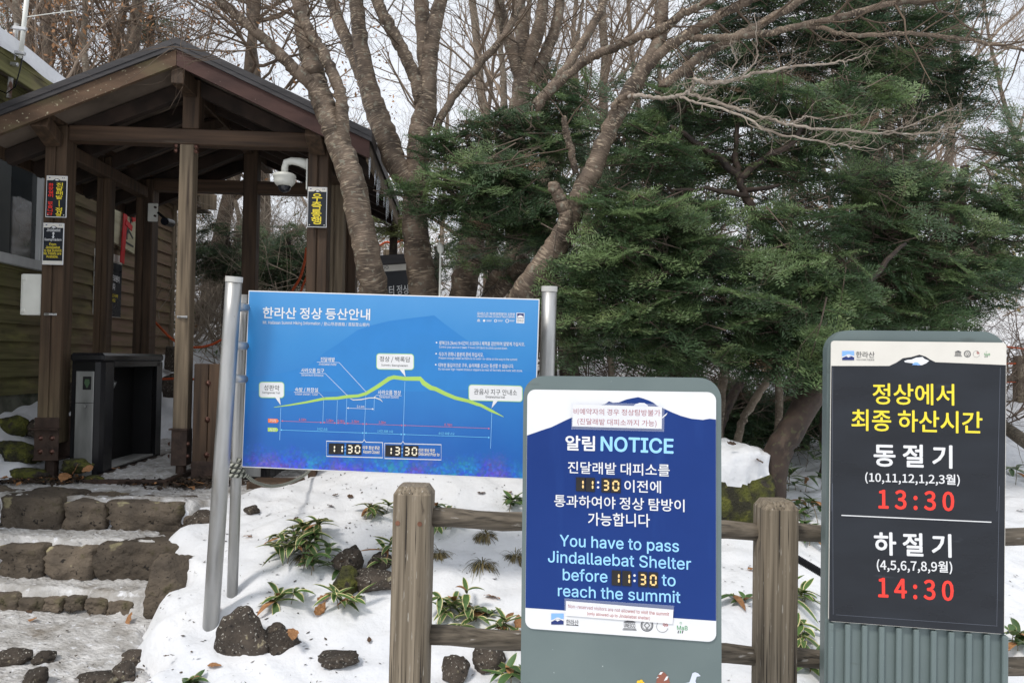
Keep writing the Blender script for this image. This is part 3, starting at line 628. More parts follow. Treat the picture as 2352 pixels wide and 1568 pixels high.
def digit_tile(bd, ch, q, reg, parent, on):
    """q: four photo corners (TL, BR given as x0,y0,x1,y1) of one flip tile"""
    x0, y0, x1, y1 = q
    a, b = bd.pt(x0, y0, reg), bd.pt(x1, y1, reg); c = (a + b) / 2; wd, ht = b[0] - a[0], a[1] - b[1]
    mb = MB(); mb.box((0, -.001, 0), (wd * .97, .004, ht), 0, .0008)
    X, Y, t = wd * .26, ht * .31, wd * .085
    def bar(p0, p1):
        p0 = np.array(p0, float); p1 = np.array(p1, float); dd = (p1 - p0); l_ = np.linalg.norm(dd); dd /= l_; nn = np.array([-dd[1], dd[0]])
        g = wd * .03
        pts = [p0 + dd * g, p0 + dd * (g + t) + nn * t, p1 - dd * (g + t) + nn * t, p1 - dd * g, p1 - dd * (g + t) - nn * t, p0 + dd * (g + t) - nn * t]
        ar = sum(pts[i][0] * pts[(i + 1) % 6][1] - pts[(i + 1) % 6][0] * pts[i][1] for i in range(6))
        if ar < 0: pts = pts[::-1]
        mb.add([(p[0], -.0036, p[1]) for p in pts], [tuple(range(6))], 1)
    S_ = {'a': ((-X, Y), (X, Y)), 'b': ((X, Y), (X, 0)), 'c': ((X, 0), (X, -Y)), 'd': ((-X, -Y), (X, -Y)), 'e': ((-X, 0), (-X, -Y)), 'f': ((-X, Y), (-X, 0)), 'g': ((-X, 0), (X, 0))}
    for k in SEG[ch]: bar(*S_[k])
    o = mb.build('digit_tile', [C_tile, on], parent); o.location = (c[0], bd.y0 - .001, c[1]); return o
C_white = flat('white', (.74, .745, .755), .35); C_black = flat('black', (.012, .012, .014), .4); C_ink = flat('ink', (.05, .05, .055), .5)
C_blue = mat('print_navy', srgb(17, 50, 116), srgb(21, 54, 122), (3, 3, 3), rough=.30, rough2=.5, spec=.25, extra=[(srgb(27, 61, 128), (14, 14, 1.6), .58, .8)]); C_sky = flat('light_blue', srgb(150, 208, 250), .35)
C_tile = mat('tile_black', (.012, .010, .010), (.02, .018, .017), (9, 9, 9), rough=.35); C_amber = flat('amber', (1.0, .66, .27), .4); C_cream = flat('cream_digit', (.95, .86, .66), .4)
C_band = flat('cream_band', srgb(216, 212, 203), .4); C_coal = mat('print_charcoal', srgb(27, 30, 36), srgb(37, 41, 48), (3, 2, 9), 6, rough=.22, rough2=.45, spec=.35, bump=.25, bscale=(7, 3, 16), bdist=.004, extra=[(srgb(74, 79, 88), (5, 5, 26), .68, .85), (srgb(110, 115, 124), (160, 160, 160), .76, .80)])
C_yel = flat('yellow', srgb(240, 218, 60), .4); C_red = flat('red', srgb(246, 62, 50), .4); C_redbrown = flat('red_brown', srgb(165, 62, 58), .6)
C_green = flat('trail_green', srgb(168, 204, 96), .4); C_greenb = flat('green_edge', srgb(150, 200, 130), .4); C_cyan = flat('cyan', srgb(120, 205, 240), .4); C_pale = flat('pale_blue', srgb(150, 200, 240), .4)
C_orange = flat('orange_tag', srgb(232, 120, 70), .4); C_mag = flat('magenta_line', srgb(205, 110, 130), .4); C_lblue = flat('logo_blue', srgb(130, 175, 240), .4); C_dblue = flat('logo_navy', srgb(35, 50, 110), .4)
C_navy = flat('ink_navy', srgb(28, 32, 46), .5); C_grn = flat('mab_green', srgb(70, 150, 90), .5)
M_stand = mat('grey_green_paint', srgb(97, 110, 110), srgb(107, 120, 119), (3, 3, 3), 6, rough=.42, bump=.05, bscale=(120, 120, 120), bdist=.002,
              extra=[(srgb(84, 92, 90), (9, 9, 26), .66, .82), (srgb(190, 196, 194), (120, 120, 120), .74, .78)])
# ---------------- notice stand
no = empty('notice_stand', (.3201, 2.1775, 1.1625), (R(-.69), R(-.35), R(-10.35)), 'grey green stand with blue notice panel and amber passing times', 'sign')
b = MB(); extr(b, rrect(.001, -.585, .578, 1.96, .062, 8), .006, .062); b.build('stand', M_stand, no)
Bn = Board(no, 'N'); pan = MB(); extr(pan, rrect(0, 0, .55, .708, .024), .0, .0055); 
TLb = Bn
outl = [(130, 598), (300, 540), (340, 528), (470, 465), (520, 443), (640, 392), (700, 352), (760, 338), (800, 330), (835, 306), (870, 318), (920, 315), (985, 290), (1040, 278), (1085, 270), (1130, 282), (1180, 300), (1220, 320), (1250, 345), (1300, 365), (1380, 402), (1450, 430), (1540, 455), (1640, 465), (1700, 455), (1752, 462)]
lp = [Bn.pt(*p) for p in outl]; lp[0][0] = -.2745; lp[-1][0] = .2745
zb = [Bn.pt(135, 765, 'n'), Bn.pt(2025, 895, 'n')]; zb[0][0] = -.2745; zb[1][0] = .2745
Bn.poly([zb[0], zb[1]] + lp[::-1], C_blue, 1, local=True)
nb_ = len(Bn.mb.v); Bn.mb.add(pan.v, pan.f, Bn.col(C_white))
Bn.poly([(1040, 350), (1060, 330), (1100, 318), (1140, 320), (1170, 340), (1168, 352)], C_white, 2); Bn.poly([(1338, 402), (1325, 425), (1290, 455), (1290, 440), (1315, 420)], C_white, 2)
Bn.text('알림', 465, 660, 712, 667, 122, C_white, .035); Bn.text('NOTICE', 768, 668, 1385, 690, 122, C_sky, .045)
Bn.text('진달래밭 대피소를', 484, 870, 1355, 897, 102, C_white, .014); Bn.text('이전에', 968, 1030, 1280, 1040, 104, C_white, .014)
Bn.text('통과하여야 정상 탐방이', 367, 1155, 1482, 1200, 104, C_white, .014); Bn.text('가능합니다', 657, 1312, 1185, 1326, 112, C_white, .014)
for y in (1000, 1042): Bn.disc(742, y, 10, C_white)
Bn.text('You have to pass', 478, 113, 1655, 171, 143, C_sky, .015, reg='n'); Bn.text('Jindallaebat Shelter', 362, 256, 1775, 330, 118, C_sky, .015, reg='n')
Bn.text('before', 508, 432, 948, 455, 118, C_sky, .015, reg='n'); Bn.text('to', 1487, 491, 1622, 499, 108, C_sky, .015, reg='n'); Bn.text('reach the summit', 460, 592, 1670, 658, 116, C_sky, .015, reg='n')
for y in (445, 498): Bn.disc(1217, y, 12, C_white, reg='n')
def mountain_logo(bd, x0, y0, x1, y1, reg, lay=2):
    W2, H2 = x1 - x0, y1 - y0; f = lambda a, c: (x0 + W2 * a, y0 + H2 * c)
    bd.poly([f(0, 0), f(1, 0), f(1, 1), f(0, 1)], C_white, lay, reg); bd.poly([f(0, 0), f(1, 0), f(1, .5), f(.8, .48), f(.62, .36), f(.45, .36), f(.2, .52), f(0, .6)], C_lblue, lay + 1, reg)
    bd.poly([f(0, 1), f(0, .76), f(.25, .62), f(.38, .52), f(.6, .50), f(.8, .58), f(1, .70), f(1, 1)], C_dblue, lay + 1, reg)
    bd.poly([f(.3, .6), f(.42, .52), f(.6, .52), f(.75, .60), f(.62, .64), f(.5, .72), f(.42, .62)], C_white, lay + 2, reg)
mountain_logo(Bn, 392, 820, 515, 930, 'n'); Bn.text('한라산', 540, 905, 662, 911, 54, C_ink, -.006, reg='n'); Bn.line([(540, 933), (662, 940)], 6, C_ink, reg='n')
def temple(bd, x, y, s_, m, reg, word=None):
    bd.poly([(x - s_, y - .62 * s_), (x, y - .95 * s_), (x + s_, y - .58 * s_)], m, 2, reg); bd.line([(x - 1.0 * s_, y - .52 * s_), (x + s_, y - .46 * s_)], .1 * s_, m, 2, reg)
    if word: bd.text(word, x - .95 * s_, y - .03 * s_, x + .95 * s_, y + .06 * s_, .72 * s_, m, .01, 2, reg)
    else:
        for i in range(6): bd.line([(x + (-.8 + .32 * i) * s_, y - .4 * s_), (x + (-.8 + .32 * i) * s_, y + .5 * s_)], .14 * s_, m, 2, reg)
    bd.line([(x - 1.08 * s_, y + .55 * s_), (x + 1.08 * s_, y + .62 * s_)], .1 * s_, m, 2, reg); bd.line([(x - 1.2 * s_, y + .75 * s_), (x + 1.2 * s_, y + .83 * s_)], .1 * s_, m, 2, reg)
def emblems(bd, pts, s_, reg, m):
    temple(bd, *pts[0], s_, m, reg, 'UNESCO' if s_ > 40 else None)
    x, y = pts[1]; bd.disc(x, y, s_, m, 2, reg, ring=.14 * s_); bd.disc(x, y, .8 * s_, m, 2, reg, ring=.07 * s_)
    bd.line([(x - .12 * s_, y + .72 * s_), (x - .12 * s_, y + .35 * s_), (x - .5 * s_, y), (x, y - .48 * s_), (x + .5 * s_, y), (x + .12 * s_, y + .35 * s_), (x + .12 * s_, y + .72 * s_)], .13 * s_, m, 3, reg)
    x, y = pts[2]; bd.line([(x + s_ * math.cos(a), y + s_ * math.sin(a)) for a in np.linspace(.3, 5.6, 22)], .06 * s_, m, 2, reg)
    for k in (.35, .6, .85): bd.line([(x + .05 * s_ + k * s_ * math.cos(a), y + .05 * s_ + k * s_ * math.sin(a)) for a in np.linspace(-1.5, -.1, 8)], .13 * s_, C_redbrown, 2, reg)
    x, y = pts[3]; bd.text('MaB', x - .9 * s_, y, x + .9 * s_, y + .08 * s_, .75 * s_, C_grn, -.004, 2, reg); bd.disc(x - .25 * s_, y - .8 * s_, .16 * s_, C_grn, 2, reg, ring=.05 * s_)
    for i in range(3): bd.line([(x + (-.75 + .36 * i) * s_, y + .95 * s_), (x + (-.62 + .36 * i) * s_, y + .5 * s_)], .15 * s_, m if i != 1 else C_grn, 2, reg)
emblems(Bn, [(1168, 938), (1340, 938), (1493, 950), (1690, 962)], 58, 'n', C_ink)
panel = Bn.build('panel')
for ch, q in zip('1130', [(552, 955, 632, 1076), (635, 958, 715, 1080), (770, 962, 848, 1086), (852, 965, 937, 1090)]): digit_tile(Bn, ch, q, 'N', panel, C_amber)
for ch, q in zip('1130', [(990, 392, 1084, 546), (1093, 397, 1187, 551), (1252, 405, 1345, 559), (1355, 410, 1450, 566)]): digit_tile(Bn, ch, q, 'n', panel, C_amber)
# stickers low on the stand
Bs = Board(no, 'n', .0055)
st_m = [flat('sticker_brown', srgb(140, 88, 72), .4), flat('sticker_yellow', srgb(228, 190, 50), .4), flat('sticker_pale', srgb(206, 212, 228), .4)]
Bs.poly([(1425, 1560), (1432, 1500), (1445, 1440), (1470, 1402), (1490, 1392), (1525, 1415), (1555, 1460), (1568, 1513), (1570, 1560)], st_m[0])
Bs.poly([(1455, 1425), (1475, 1400), (1500, 1400), (1480, 1425)], C_white, 2); Bs.poly([(1505, 1490), (1530, 1445), (1552, 1440), (1540, 1475)], C_white, 2); Bs.poly([(1428, 1462), (1450, 1445), (1455, 1455)], C_white, 2)
Bs.build('sticker', no)
Bs = Board(no, 'n', .0055)
for a in range(5): Bs.disc(1275 + 24 * math.cos(a * 1.257), 1512 + 22 * math.sin(a * 1.257), 17, st_m[1], 1 + .3 * a)
Bs.build('sticker', no)
Bs = Board(no, 'n', .0055); Bs.poly([(1690, 1560), (1700, 1513), (1760, 1502), (1778, 1450), (1790, 1412), (1815, 1402), (1845, 1412), (1872, 1440), (1832, 1447), (1820, 1490), (1835, 1530), (1830, 1560)], st_m[2])
Bs.build('sticker', no)
# taped paper notes
M_tape = bpy.data.materials.new('clear_tape'); M_tape.use_nodes = True
_b = M_tape.node_tree.nodes['Principled BSDF']; _b.inputs['Base Color'].default_value = (.75, .8, .9, 1); _b.inputs['Alpha'].default_value = .20; _b.inputs['Roughness'].default_value = .25
C_paper = mat('note_paper', (.78, .77, .78), (.82, .81, .82), (5, 5, 5), rough=.6)
def note(label, corners, tape, lines, reg):
    n = empty('taped_note', no.location, no.rotation_euler, label, 'note', 'paper notes taped on the notice')
    bd = Board(n, reg, -.0045); bd.poly(corners, C_paper, 0)
    q = [bd.pt(*p) for p in corners]; bd.mb.add([(p[0], -.0040, p[1]) for p in q], [(0, 1, 2, 3)], 0)
    for l in lines: bd.text(*l, C_redbrown, -.004, 1.0)
    bd.build('paper')
    t = Board(n, reg, -.0036 - .0022); t.poly(tape, M_tape, 0); t.build('tape')
note('white taped note with red Korean writing near the top of the blue notice', [(525, 330), (1290, 352), (1288, 542), (520, 520)], [(512, 312), (1313, 330), (1308, 566), (512, 545)],
     [('비예약자의 경우 정상탐방불가', 532, 392, 1276, 406, 54), ('(진달래밭 대피소까지 가능)', 565, 480, 1243, 498, 60)], 'N')
note('white taped note with red English writing at the foot of the blue notice', [(538, 698), (1602, 785), (1594, 926), (535, 842)], [(523, 672), (1607, 745), (1607, 800), (523, 790)],
     [('Non-reserved visitors are not allowed to visit the summit', 560, 748, 1560, 829, 36), ('(only allowed up to Jindallebat shelter)', 748, 824, 1370, 872, 42)], 'n')
# ---------------- charcoal descent-time sign
bk = empty('descent_sign', (1.3741, 2.5173, 1.2016), (R(.91), R(.17), R(-10.27)), 'charcoal sign with red descent times on a fluted grey green base', 'sign')
b = MB(); extr(b, rrect(.001, -.62, .566, 2.28, .075, 8), .021, .09); st_ = b.build('stand', M_stand, bk)
b = MB()
for i in range(11): b.box((-.275 + .0545 * i + .010, .012, -1.115), (.0185, .021, 1.25), 0, .003)
b.build('fluting', M_stand, st_)
Bk = Board(bk, 'K'); pan = MB(); extr(pan, rrect(0, 0, .55, .9655, .012), .0, .0065); Bk.mb.add(pan.v, pan.f, Bk.col(C_band))
top = [(225, 387), (690, 387), (745, 362), (800, 325), (870, 315), (935, 296), (985, 312), (1020, 335), (1065, 357), (1200, 362), (1612, 380)]
lt = [Bk.pt(*p) for p in top]; lt[0][0] = -.2735; lt[-1][0] = .2735
Bk.poly([(-.2735, -.4815), (.2735, -.4815)] + lt[::-1], C_coal, 1, local=True)
Bk.poly([(808, 348), (835, 338), (870, 335), (905, 320), (960, 315), (975, 330), (1000, 340), (1012, 345), (990, 365), (955, 380), (920, 382), (880, 365), (820, 358)], C_white, 2)
Bk.poly([(873, 378), (895, 357), (920, 360), (942, 381)], C_lblue, 3)
mountain_logo(Bk, 308, 266, 405, 340, 'K'); Bk.text('한라산', 420, 295, 570, 297, 50, C_ink, -.004); Bk.text('HALLASAN 국립공원', 424, 335, 567, 338, 12, C_ink, .01)
emblems(Bk, [(1247, 288), (1322, 290), (1395, 291), (1482, 293)], 26, 'K', C_navy)
Bk.text('정상에서', 557, 612, 1212, 620, 168, C_yel, .018); Bk.text('최종 하산시간', 385, 822, 1440, 846, 172, C_yel, .018)
Bk.text('동 절 기', 567, 1106, 1195, 1123, 178, C_white, .034, sp=1.0); Bk.text('(10,11,12,1,2,3월)', 495, 1290, 1258, 1312, 92, C_white, .020); Bk.text('13:30', 605, 1462, 1210, 1482, 150, C_red, .036, sp=1.15)
Bk.line([(972, 300), (2105, 352)], 8, C_white, 2, 'k'); Bk.text('하 절 기', 1222, 512, 1798, 531, 168, C_white, .034, reg='k')
Bk.text('(4,5,6,7,8,9월)', 1240, 677, 1807, 696, 94, C_white, .020, reg='k'); Bk.text('14:30', 1253, 843, 1815, 870, 146, C_red, .036, reg='k', sp=1.15)
C_film = flat('film_edge', srgb(92, 97, 108), .3)
for pts in ([(232, 400), (225, 1560)], [(1588, 400), (1560, 1560)]): Bk.line(pts, 3, C_film, 2)
for pts in ([(905, 60), (910, 1050)], [(2165, 80), (2145, 1135)], [(930, 1050), (2150, 1135)]): Bk.line(pts, 3, C_film, 2, 'k')
Bk.build('panel')
# ---------------- blue trail board
bb_ = empty('trail_board', (-.6422, 3.8931, 1.4702), (R(.54), R(1.17), R(-3.24)), 'wide blue trail information board carried between two steel posts', 'sign')
M_bl = bpy.data.materials.new('printed_trail_picture'); M_bl.use_nodes = True; t = M_bl.node_tree; pb = t.nodes['Principled BSDF']; pb.inputs['Roughness'].default_value = .33
tcn = t.nodes.new('ShaderNodeTexCoord'); sx = t.nodes.new('ShaderNodeSeparateXYZ'); L2 = t.links.new; L2(tcn.outputs['Object'], sx.inputs[0])
nz = t.nodes.new('ShaderNodeTexNoise'); nz.inputs['Scale'].default_value = 5; nz.inputs['Detail'].default_value = 8; L2(tcn.outputs['Object'], nz.inputs['Vector'])
ma = t.nodes.new('ShaderNodeMath'); ma.operation = 'MULTIPLY_ADD'; L2(nz.outputs['Fac'], ma.inputs[0]); ma.inputs[1].default_value = .20; L2(sx.outputs[2], ma.inputs[2])
mr = t.nodes.new('ShaderNodeMapRange'); mr.inputs['From Min'].default_value = -.38; mr.inputs['From Max'].default_value = .57; L2(ma.outputs[0], mr.inputs['Value'])
rp = t.nodes.new('ShaderNodeValToRGB'); L2(mr.outputs[0], rp.inputs['Fac']); e = rp.color_ramp.elements
e[0].position = 0; e[0].color = (*srgb(24, 90, 172), 1); e[1].position = 1; e[1].color = (*srgb(76, 148, 208), 1)
for p_, c_ in ((.18, (26, 98, 178)), (.45, (38, 120, 192)), (.72, (50, 134, 200))): q = e.new(p_); q.color = (*srgb(*c_), 1)
vo = t.nodes.new('ShaderNodeTexVoronoi'); vo.inputs['Scale'].default_value = 75; L2(tcn.outputs['Object'], vo.inputs['Vector'])
n2 = t.nodes.new('ShaderNodeTexNoise'); n2.inputs['Scale'].default_value = 6; L2(tcn.outputs['Object'], n2.inputs['Vector'])
r2 = t.nodes.new('ShaderNodeValToRGB'); L2(n2.outputs['Fac'], r2.inputs['Fac']); e = r2.color_ramp.elements; e[0].position = .38; e[0].color = (*srgb(40, 130, 190), 1); e[1].position = .62; e[1].color = (*srgb(92, 86, 186), 1)
q = e.new(.5); q.color = (*srgb(52, 88, 196), 1)
hs = t.nodes.new('ShaderNodeMix'); hs.data_type = 'RGBA'; hs.blend_type = 'OVERLAY'; hs.inputs[0].default_value = .35; L2(r2.outputs[0], hs.inputs[6]); L2(vo.outputs['Color'], hs.inputs[7])
m2 = t.nodes.new('ShaderNodeMath'); m2.operation = 'MULTIPLY_ADD'; L2(vo.outputs['Distance'], m2.inputs[0]); m2.inputs[1].default_value = .05; L2(ma.outputs[0], m2.inputs[2])
m3 = t.nodes.new('ShaderNodeMapRange'); m3.inputs['From Min'].default_value = -.215; m3.inputs['From Max'].default_value = -.34; L2(m2.outputs[0], m3.inputs['Value'])
mm = t.nodes.new('ShaderNodeMix'); mm.data_type = 'RGBA'; L2(m3.outputs[0], mm.inputs[0]); L2(rp.outputs[0], mm.inputs[6]); L2(hs.outputs[2], mm.inputs[7]); L2(mm.outputs[2], pb.inputs['Base Color'])
Bb = Board(bb_, 'B'); Bb.mb.box((0, .0125, 0), (1.55, .025, .9383), Bb.col(C_white), .002)
Bb.raw([(-.770, -.4635), (.770, -.4635), (.770, .4635), (-.770, .4635)], [(0, 1, 2, 3)], M_bl, 1)
C_m1 = flat('far_mountain', srgb(44, 126, 195), .35)
Bb.poly([(90, 690), (300, 668), (420, 640), (560, 590), (650, 510), (760, 440), (900, 340), (1000, 305), (1150, 268), (1330, 245), (1480, 228), (1570, 300), (1680, 380), (1800, 470), (1960, 560), (2100, 630), (2230, 660), (2200, 760), (1500, 800), (600, 800), (80, 790)], C_m1, 1.6)
T = Bb.text
T('한라산 정상 등산안내', 192, 207, 997, 222, 84, C_white, .022); T('Mt. Hallasan Summit Hiking Information', 192, 283, 622, 291, 30, C_white, .006); T('/ 登山导游首脑 / 首脳登山案内', 632, 292, 992, 299, 30, C_white, 0)
T('유네스코 자연과학분야 3관왕', 1804, 214, 2088, 221, 24, C_white, .01); T('UNESCO NATURAL SCIENCE TRIPLE CROWN', 1804, 235, 2086, 241, 12, C_white)
temple(Bb, 1815, 266, 11, C_white, 'B'); Bb.disc(1856, 267, 9, C_white, 2); Bb.disc(1942, 268, 9, C_white, 2, ring=4); Bb.disc(2030, 269, 12, C_white, 2, ring=4)
for x in (1874, 1958, 2046): Bb.line([(x, 265), (x + 40, 266)], 3, C_white); Bb.line([(x, 272), (x + 34, 273)], 2, C_white)
Bb.poly([(2100, 207), (2160, 210), (2158, 288), (2098, 285)], C_white, 2); Bb.poly([(2105, 212), (2155, 214), (2154, 250), (2104, 248)], C_dblue, 3); Bb.poly([(2107, 236), (2122, 226), (2135, 226), (2152, 238), (2152, 246), (2107, 245)], C_white, 4); T('한라산', 2105, 266, 2153, 268, 22, C_ink, 0)
for y, l1, x1, l2, x2 in ((432, '왕복(19.2km) 9시간이 소요되니 체력을 감안하여 알맞게 가십시오.', 2163, 'Control your pace as it takes 9 hours (19.2km) to climb up and down.', 2032), (515, '식수가 귀하니 충분히 준비 하십시오.', 1852, 'Prepare enough water as there is no water-to-drink on the way to the summit', 2105), (598, '대부분 돌길이므로 구두, 슬리퍼를 신고는 등산할 수 없습니다.', 2080, 'Do not wear high-heeled shoes or slippers as most of the trails are made with stone.', 2145)):
    x0 = 1518 - (y - 432) * .036; Bb.disc(x0 - 20, y, 6, C_white, 2); k = (x1 - x0) * .0165; T(l1, x0, y + 4, x1, y + 4 + k, 34, C_white, .008); T(l2, x0, y + 34, x2, y + 34 + (x2 - x0) * .0215, 22, C_white, 0)
for txt, a, sub, c_, ln, h in (('진달래밭', (626, 558, 733, 560), 'Jindallaebat shelter', (612, 592, 746, 596), [(598, 578), (765, 582), (968, 802)], 32), ('사라오름 입구', (480, 640, 652, 643), 'Saraoreum Entrance', (482, 673, 647, 678), [(468, 660), (660, 664), (823, 826)], 32),
        ('속밭 / 화장실', (434, 786, 606, 789), 'Sokbat shelter / Toilet', (434, 818, 604, 823), [(425, 804), (612, 808), (652, 848)], 34), ('사라오름 정상', (1057, 806, 1230, 809), 'Saraoreum Summit', (1068, 839, 1214, 843), [(1235, 832), (1045, 828), (1032, 842)], 34)):
    T(txt, *a, h, C_white, .014); T(sub, *c_, 19, C_white, 0); Bb.line(ln, 2.6, C_white); Bb.disc(*ln[-1], 5, C_white)
Bb.line([(275, 918), (400, 900), (520, 880), (652, 853), (750, 850), (823, 838), (910, 832), (966, 815), (1050, 765), (1140, 703), (1175, 692), (1260, 703), (1375, 703), (1400, 735), (1455, 772), (1490, 780), (1560, 815), (1640, 848), (1740, 872), (1800, 894), (1830, 902), (1912, 945), (2003, 990)],
        [3, 11, 15, 20, 22, 24, 22, 24, 28, 30, 28, 28, 32, 34, 34, 30, 28, 26, 24, 24, 22, 20, 3], C_green, 2)
Bb.line([(848, 852), (870, 863), (930, 860), (990, 848), (1040, 847), (1075, 860), (1093, 878)], [3, 7, 8, 7, 8, 7, 2], C_band, 2.6)
for l in ([(326, 922), (318, 1165)], [(648, 865), (642, 1040)], [(752, 865), (746, 1045)], [(823, 850), (817, 1048)], [(966, 830), (952, 1168)], [(1030, 850), (1027, 945)], [(1260, 725), (1245, 1180)], [(1914, 955), (1904, 1228)]): Bb.line(l, 2.6, C_pale, 1.9)
def arrow(x0, y0, x1, y1, m, wd=2.6, h=7):
    Bb.line([(x0, y0), (x1, y1)], wd, m, 2.2); Bb.poly([(x0, y0), (x0 + 13, y0 - h), (x0 + 13, y0 + h)], m, 2.4); Bb.poly([(x1, y1), (x1 - 13, y1 - h), (x1 - 13, y1 + h)], m, 2.4)
arrow(823, 924, 1026, 931, C_white); T('0.6 km', 900, 911, 955, 913, 17, C_white, .01)
ry = lambda x: 1021 + (x - 326) * .0355; cy_ = lambda x: 1088 + (x - 322) * .0361
xs_ = [326, 640, 745, 817, 958, 1248, 1903]
for a_, c_ in zip(xs_, xs_[1:]): arrow(a_ + 3, ry(a_), c_ - 3, ry(c_), C_mag)
for tx, a_, c_ in (('4.1Km', 463, 517), ('1.0Km', 670, 722), ('0.6Km', 754, 804), ('1.5Km', 860, 914), ('2.3Km', 1064, 1116), ('8.7Km', 1558, 1615)): T(tx, a_, ry(a_) - 17, c_, ry(c_) - 17, 18, C_mag, .01)
for a_, c_ in ((322, 952), (958, 1242), (1248, 1900)): arrow(a_, cy_(a_), c_, cy_(c_), C_cyan)
for tx, a_, c_ in (('3시간 소요', 600, 677), ('1시간 30분 소요', 1054, 1171), ('4시간 40분 소요', 1514, 1633)): T(tx, a_, cy_(a_) - 18, c_, cy_(c_) - 18, 21, C_cyan, .005)
Bb.poly([(230, 1003), (298, 1005), (312, 1021), (298, 1036), (230, 1033)], C_orange, 2); T('거리', 242, 1018, 290, 1020, 24, C_white, .01); Bb.poly([(228, 1070), (296, 1072), (308, 1087), (296, 1102), (228, 1100)], C_green, 2); T('시간', 240, 1085, 288, 1087, 24, C_white, .01)
def balloon(x0, y0, x1, y1, sk, tail, t1, t2, a1, a2, r=22):
    pts = []
    for (cx, cy, a0) in ((x1 - r, y0 + r, -90), (x1 - r, y1 - r, 0), (x0 + r, y1 - r, 90), (x0 + r, y0 + r, 180)):
        for i in range(6): a = R(a0 + 18 * i); X_ = cx + r * math.cos(a); pts.append((X_, cy + r * math.sin(a) + (X_ - x0) * sk))
    Bb.poly(pts, C_white, 3); Bb.line(pts, 5, C_greenb, 3.3, closed=True); Bb.poly(tail, C_white, 3.6)
    T(t1, *a1, C_black, 0, 4); T(t2, *a2, C_black, -.004, 4)
balloon(164, 728, 351, 845, .01, [(283, 842), (318, 842), (326, 902)], '성판악', 'Seongpanak Trail', (200, 770, 316, 774, 42), (188, 808, 320, 812, 20))
balloon(1047, 514, 1327, 632, .016, [(1220, 634), (1257, 634), (1265, 690)], '정상 / 백록담', 'Summit / Baengnokdam', (1070, 557, 1300, 562, 44), (1083, 602, 1282, 607, 20))
balloon(1741, 748, 2144, 866, .026, [(1925, 868), (1960, 869), (1912, 925)], '관음사 지구 안내소', 'Gwaneumsa trail', (1780, 800, 2104, 808, 44), (1867, 838, 2013, 842, 20))
for (x0, y0, x1, y1, px_) in ((670, 1172, 1093, 1286, 954), (1108, 1188, 1533, 1302, 1245)):
    sk = .026; f = lambda x, y: (x, y + (x - x0) * sk)
    Bb.line([f(x0, y0), f(px_ - 12, y0), f(px_, y0 - 18), f(px_ + 12, y0), f(x1, y0), f(x1, y1), f(x0, y1)], 6, C_white, 2.4, closed=True)
T('이후 정상 못감', 943, 1220, 1070, 1224, 27, C_cream, .012); T('Ascent Closed', 946, 1251, 1068, 1255, 25, C_cream, .008); T('이전 정상 하산', 1364, 1240, 1487, 1243, 27, C_cream, .012); T('Descend Prior to', 1364, 1267, 1520, 1273, 25, C_cream, .008)
for x, y in ((810, 1215), (810, 1243), (1239, 1230), (1239, 1258)): Bb.disc(x, y, 5, C_pale, 2)
panel = Bb.build('panel')
for ch, q in zip('1130', [(688, 1187, 744, 1272), (746, 1188, 802, 1273), (819, 1190, 875, 1276), (877, 1191, 933, 1277)]): digit_tile(Bb, ch, q, 'B', panel, C_cream)
for ch, q in zip('1330', [(1114, 1201, 1171, 1289), (1174, 1202, 1231, 1290), (1248, 1204, 1303, 1292), (1305, 1205, 1360, 1293)]): digit_tile(Bb, ch, q, 'B', panel, C_cream)
# its posts
M_pole = mat('galvanised_pole', (.34, .34, .335), (.52, .52, .51), (14, 14, 2.0), 6, rough=.36, metal=.85, rough2=.5, extra=[((.30, .27, .22), (9, 9, 3), .64, .8), ((.20, .15, .10), (60, 60, 22), .72, .78)], bump=.1)
M_cap = mat('pole_cap', (.50, .49, .46), (.6, .59, .56), (9, 9, 9), rough=.5)
Bi = bb_.matrix_world.inverted()
def pole(top, bot, r, cap=True):
    a, c_ = Bi @ Vp(*top), Bi @ Vp(*bot); dn = (c_ - a).normalized()
    o = MB().tube([a, a + dn * .3, a + dn * .9, c_ + dn * .25], r, 24).build('post', M_pole, bb_, smooth=False)
    for f in o.data.polygons: f.use_smooth = len(f.vertices) == 4
    if cap: MB().tube([a - dn * .006, a + dn * .022], r * 1.05, 24).build('cap', M_cap, o)
    return o
pole((538, 638, 3.80), (483, 1452, 3.86), .041); pole((1262, 660, 3.99), (1243, 1370, 4.05), .041); pole((557, 676, 4.02), (533, 1375, 4.10), .029, False)
for y in (704, 792, 868):
    MB().tube([Bi @ Vp(535 - (y - 700) * .06, y, 3.83), Bi @ Vp(575, y + 3, 3.98)], .024, 12).build('bracket', M_pole, bb_, smooth=True)
b = MB()
for z in (.34, -.34): b.box((0, .05, z), (1.52, .03, .05), 0, .003)
b.build('rail', M_pole, bb_)
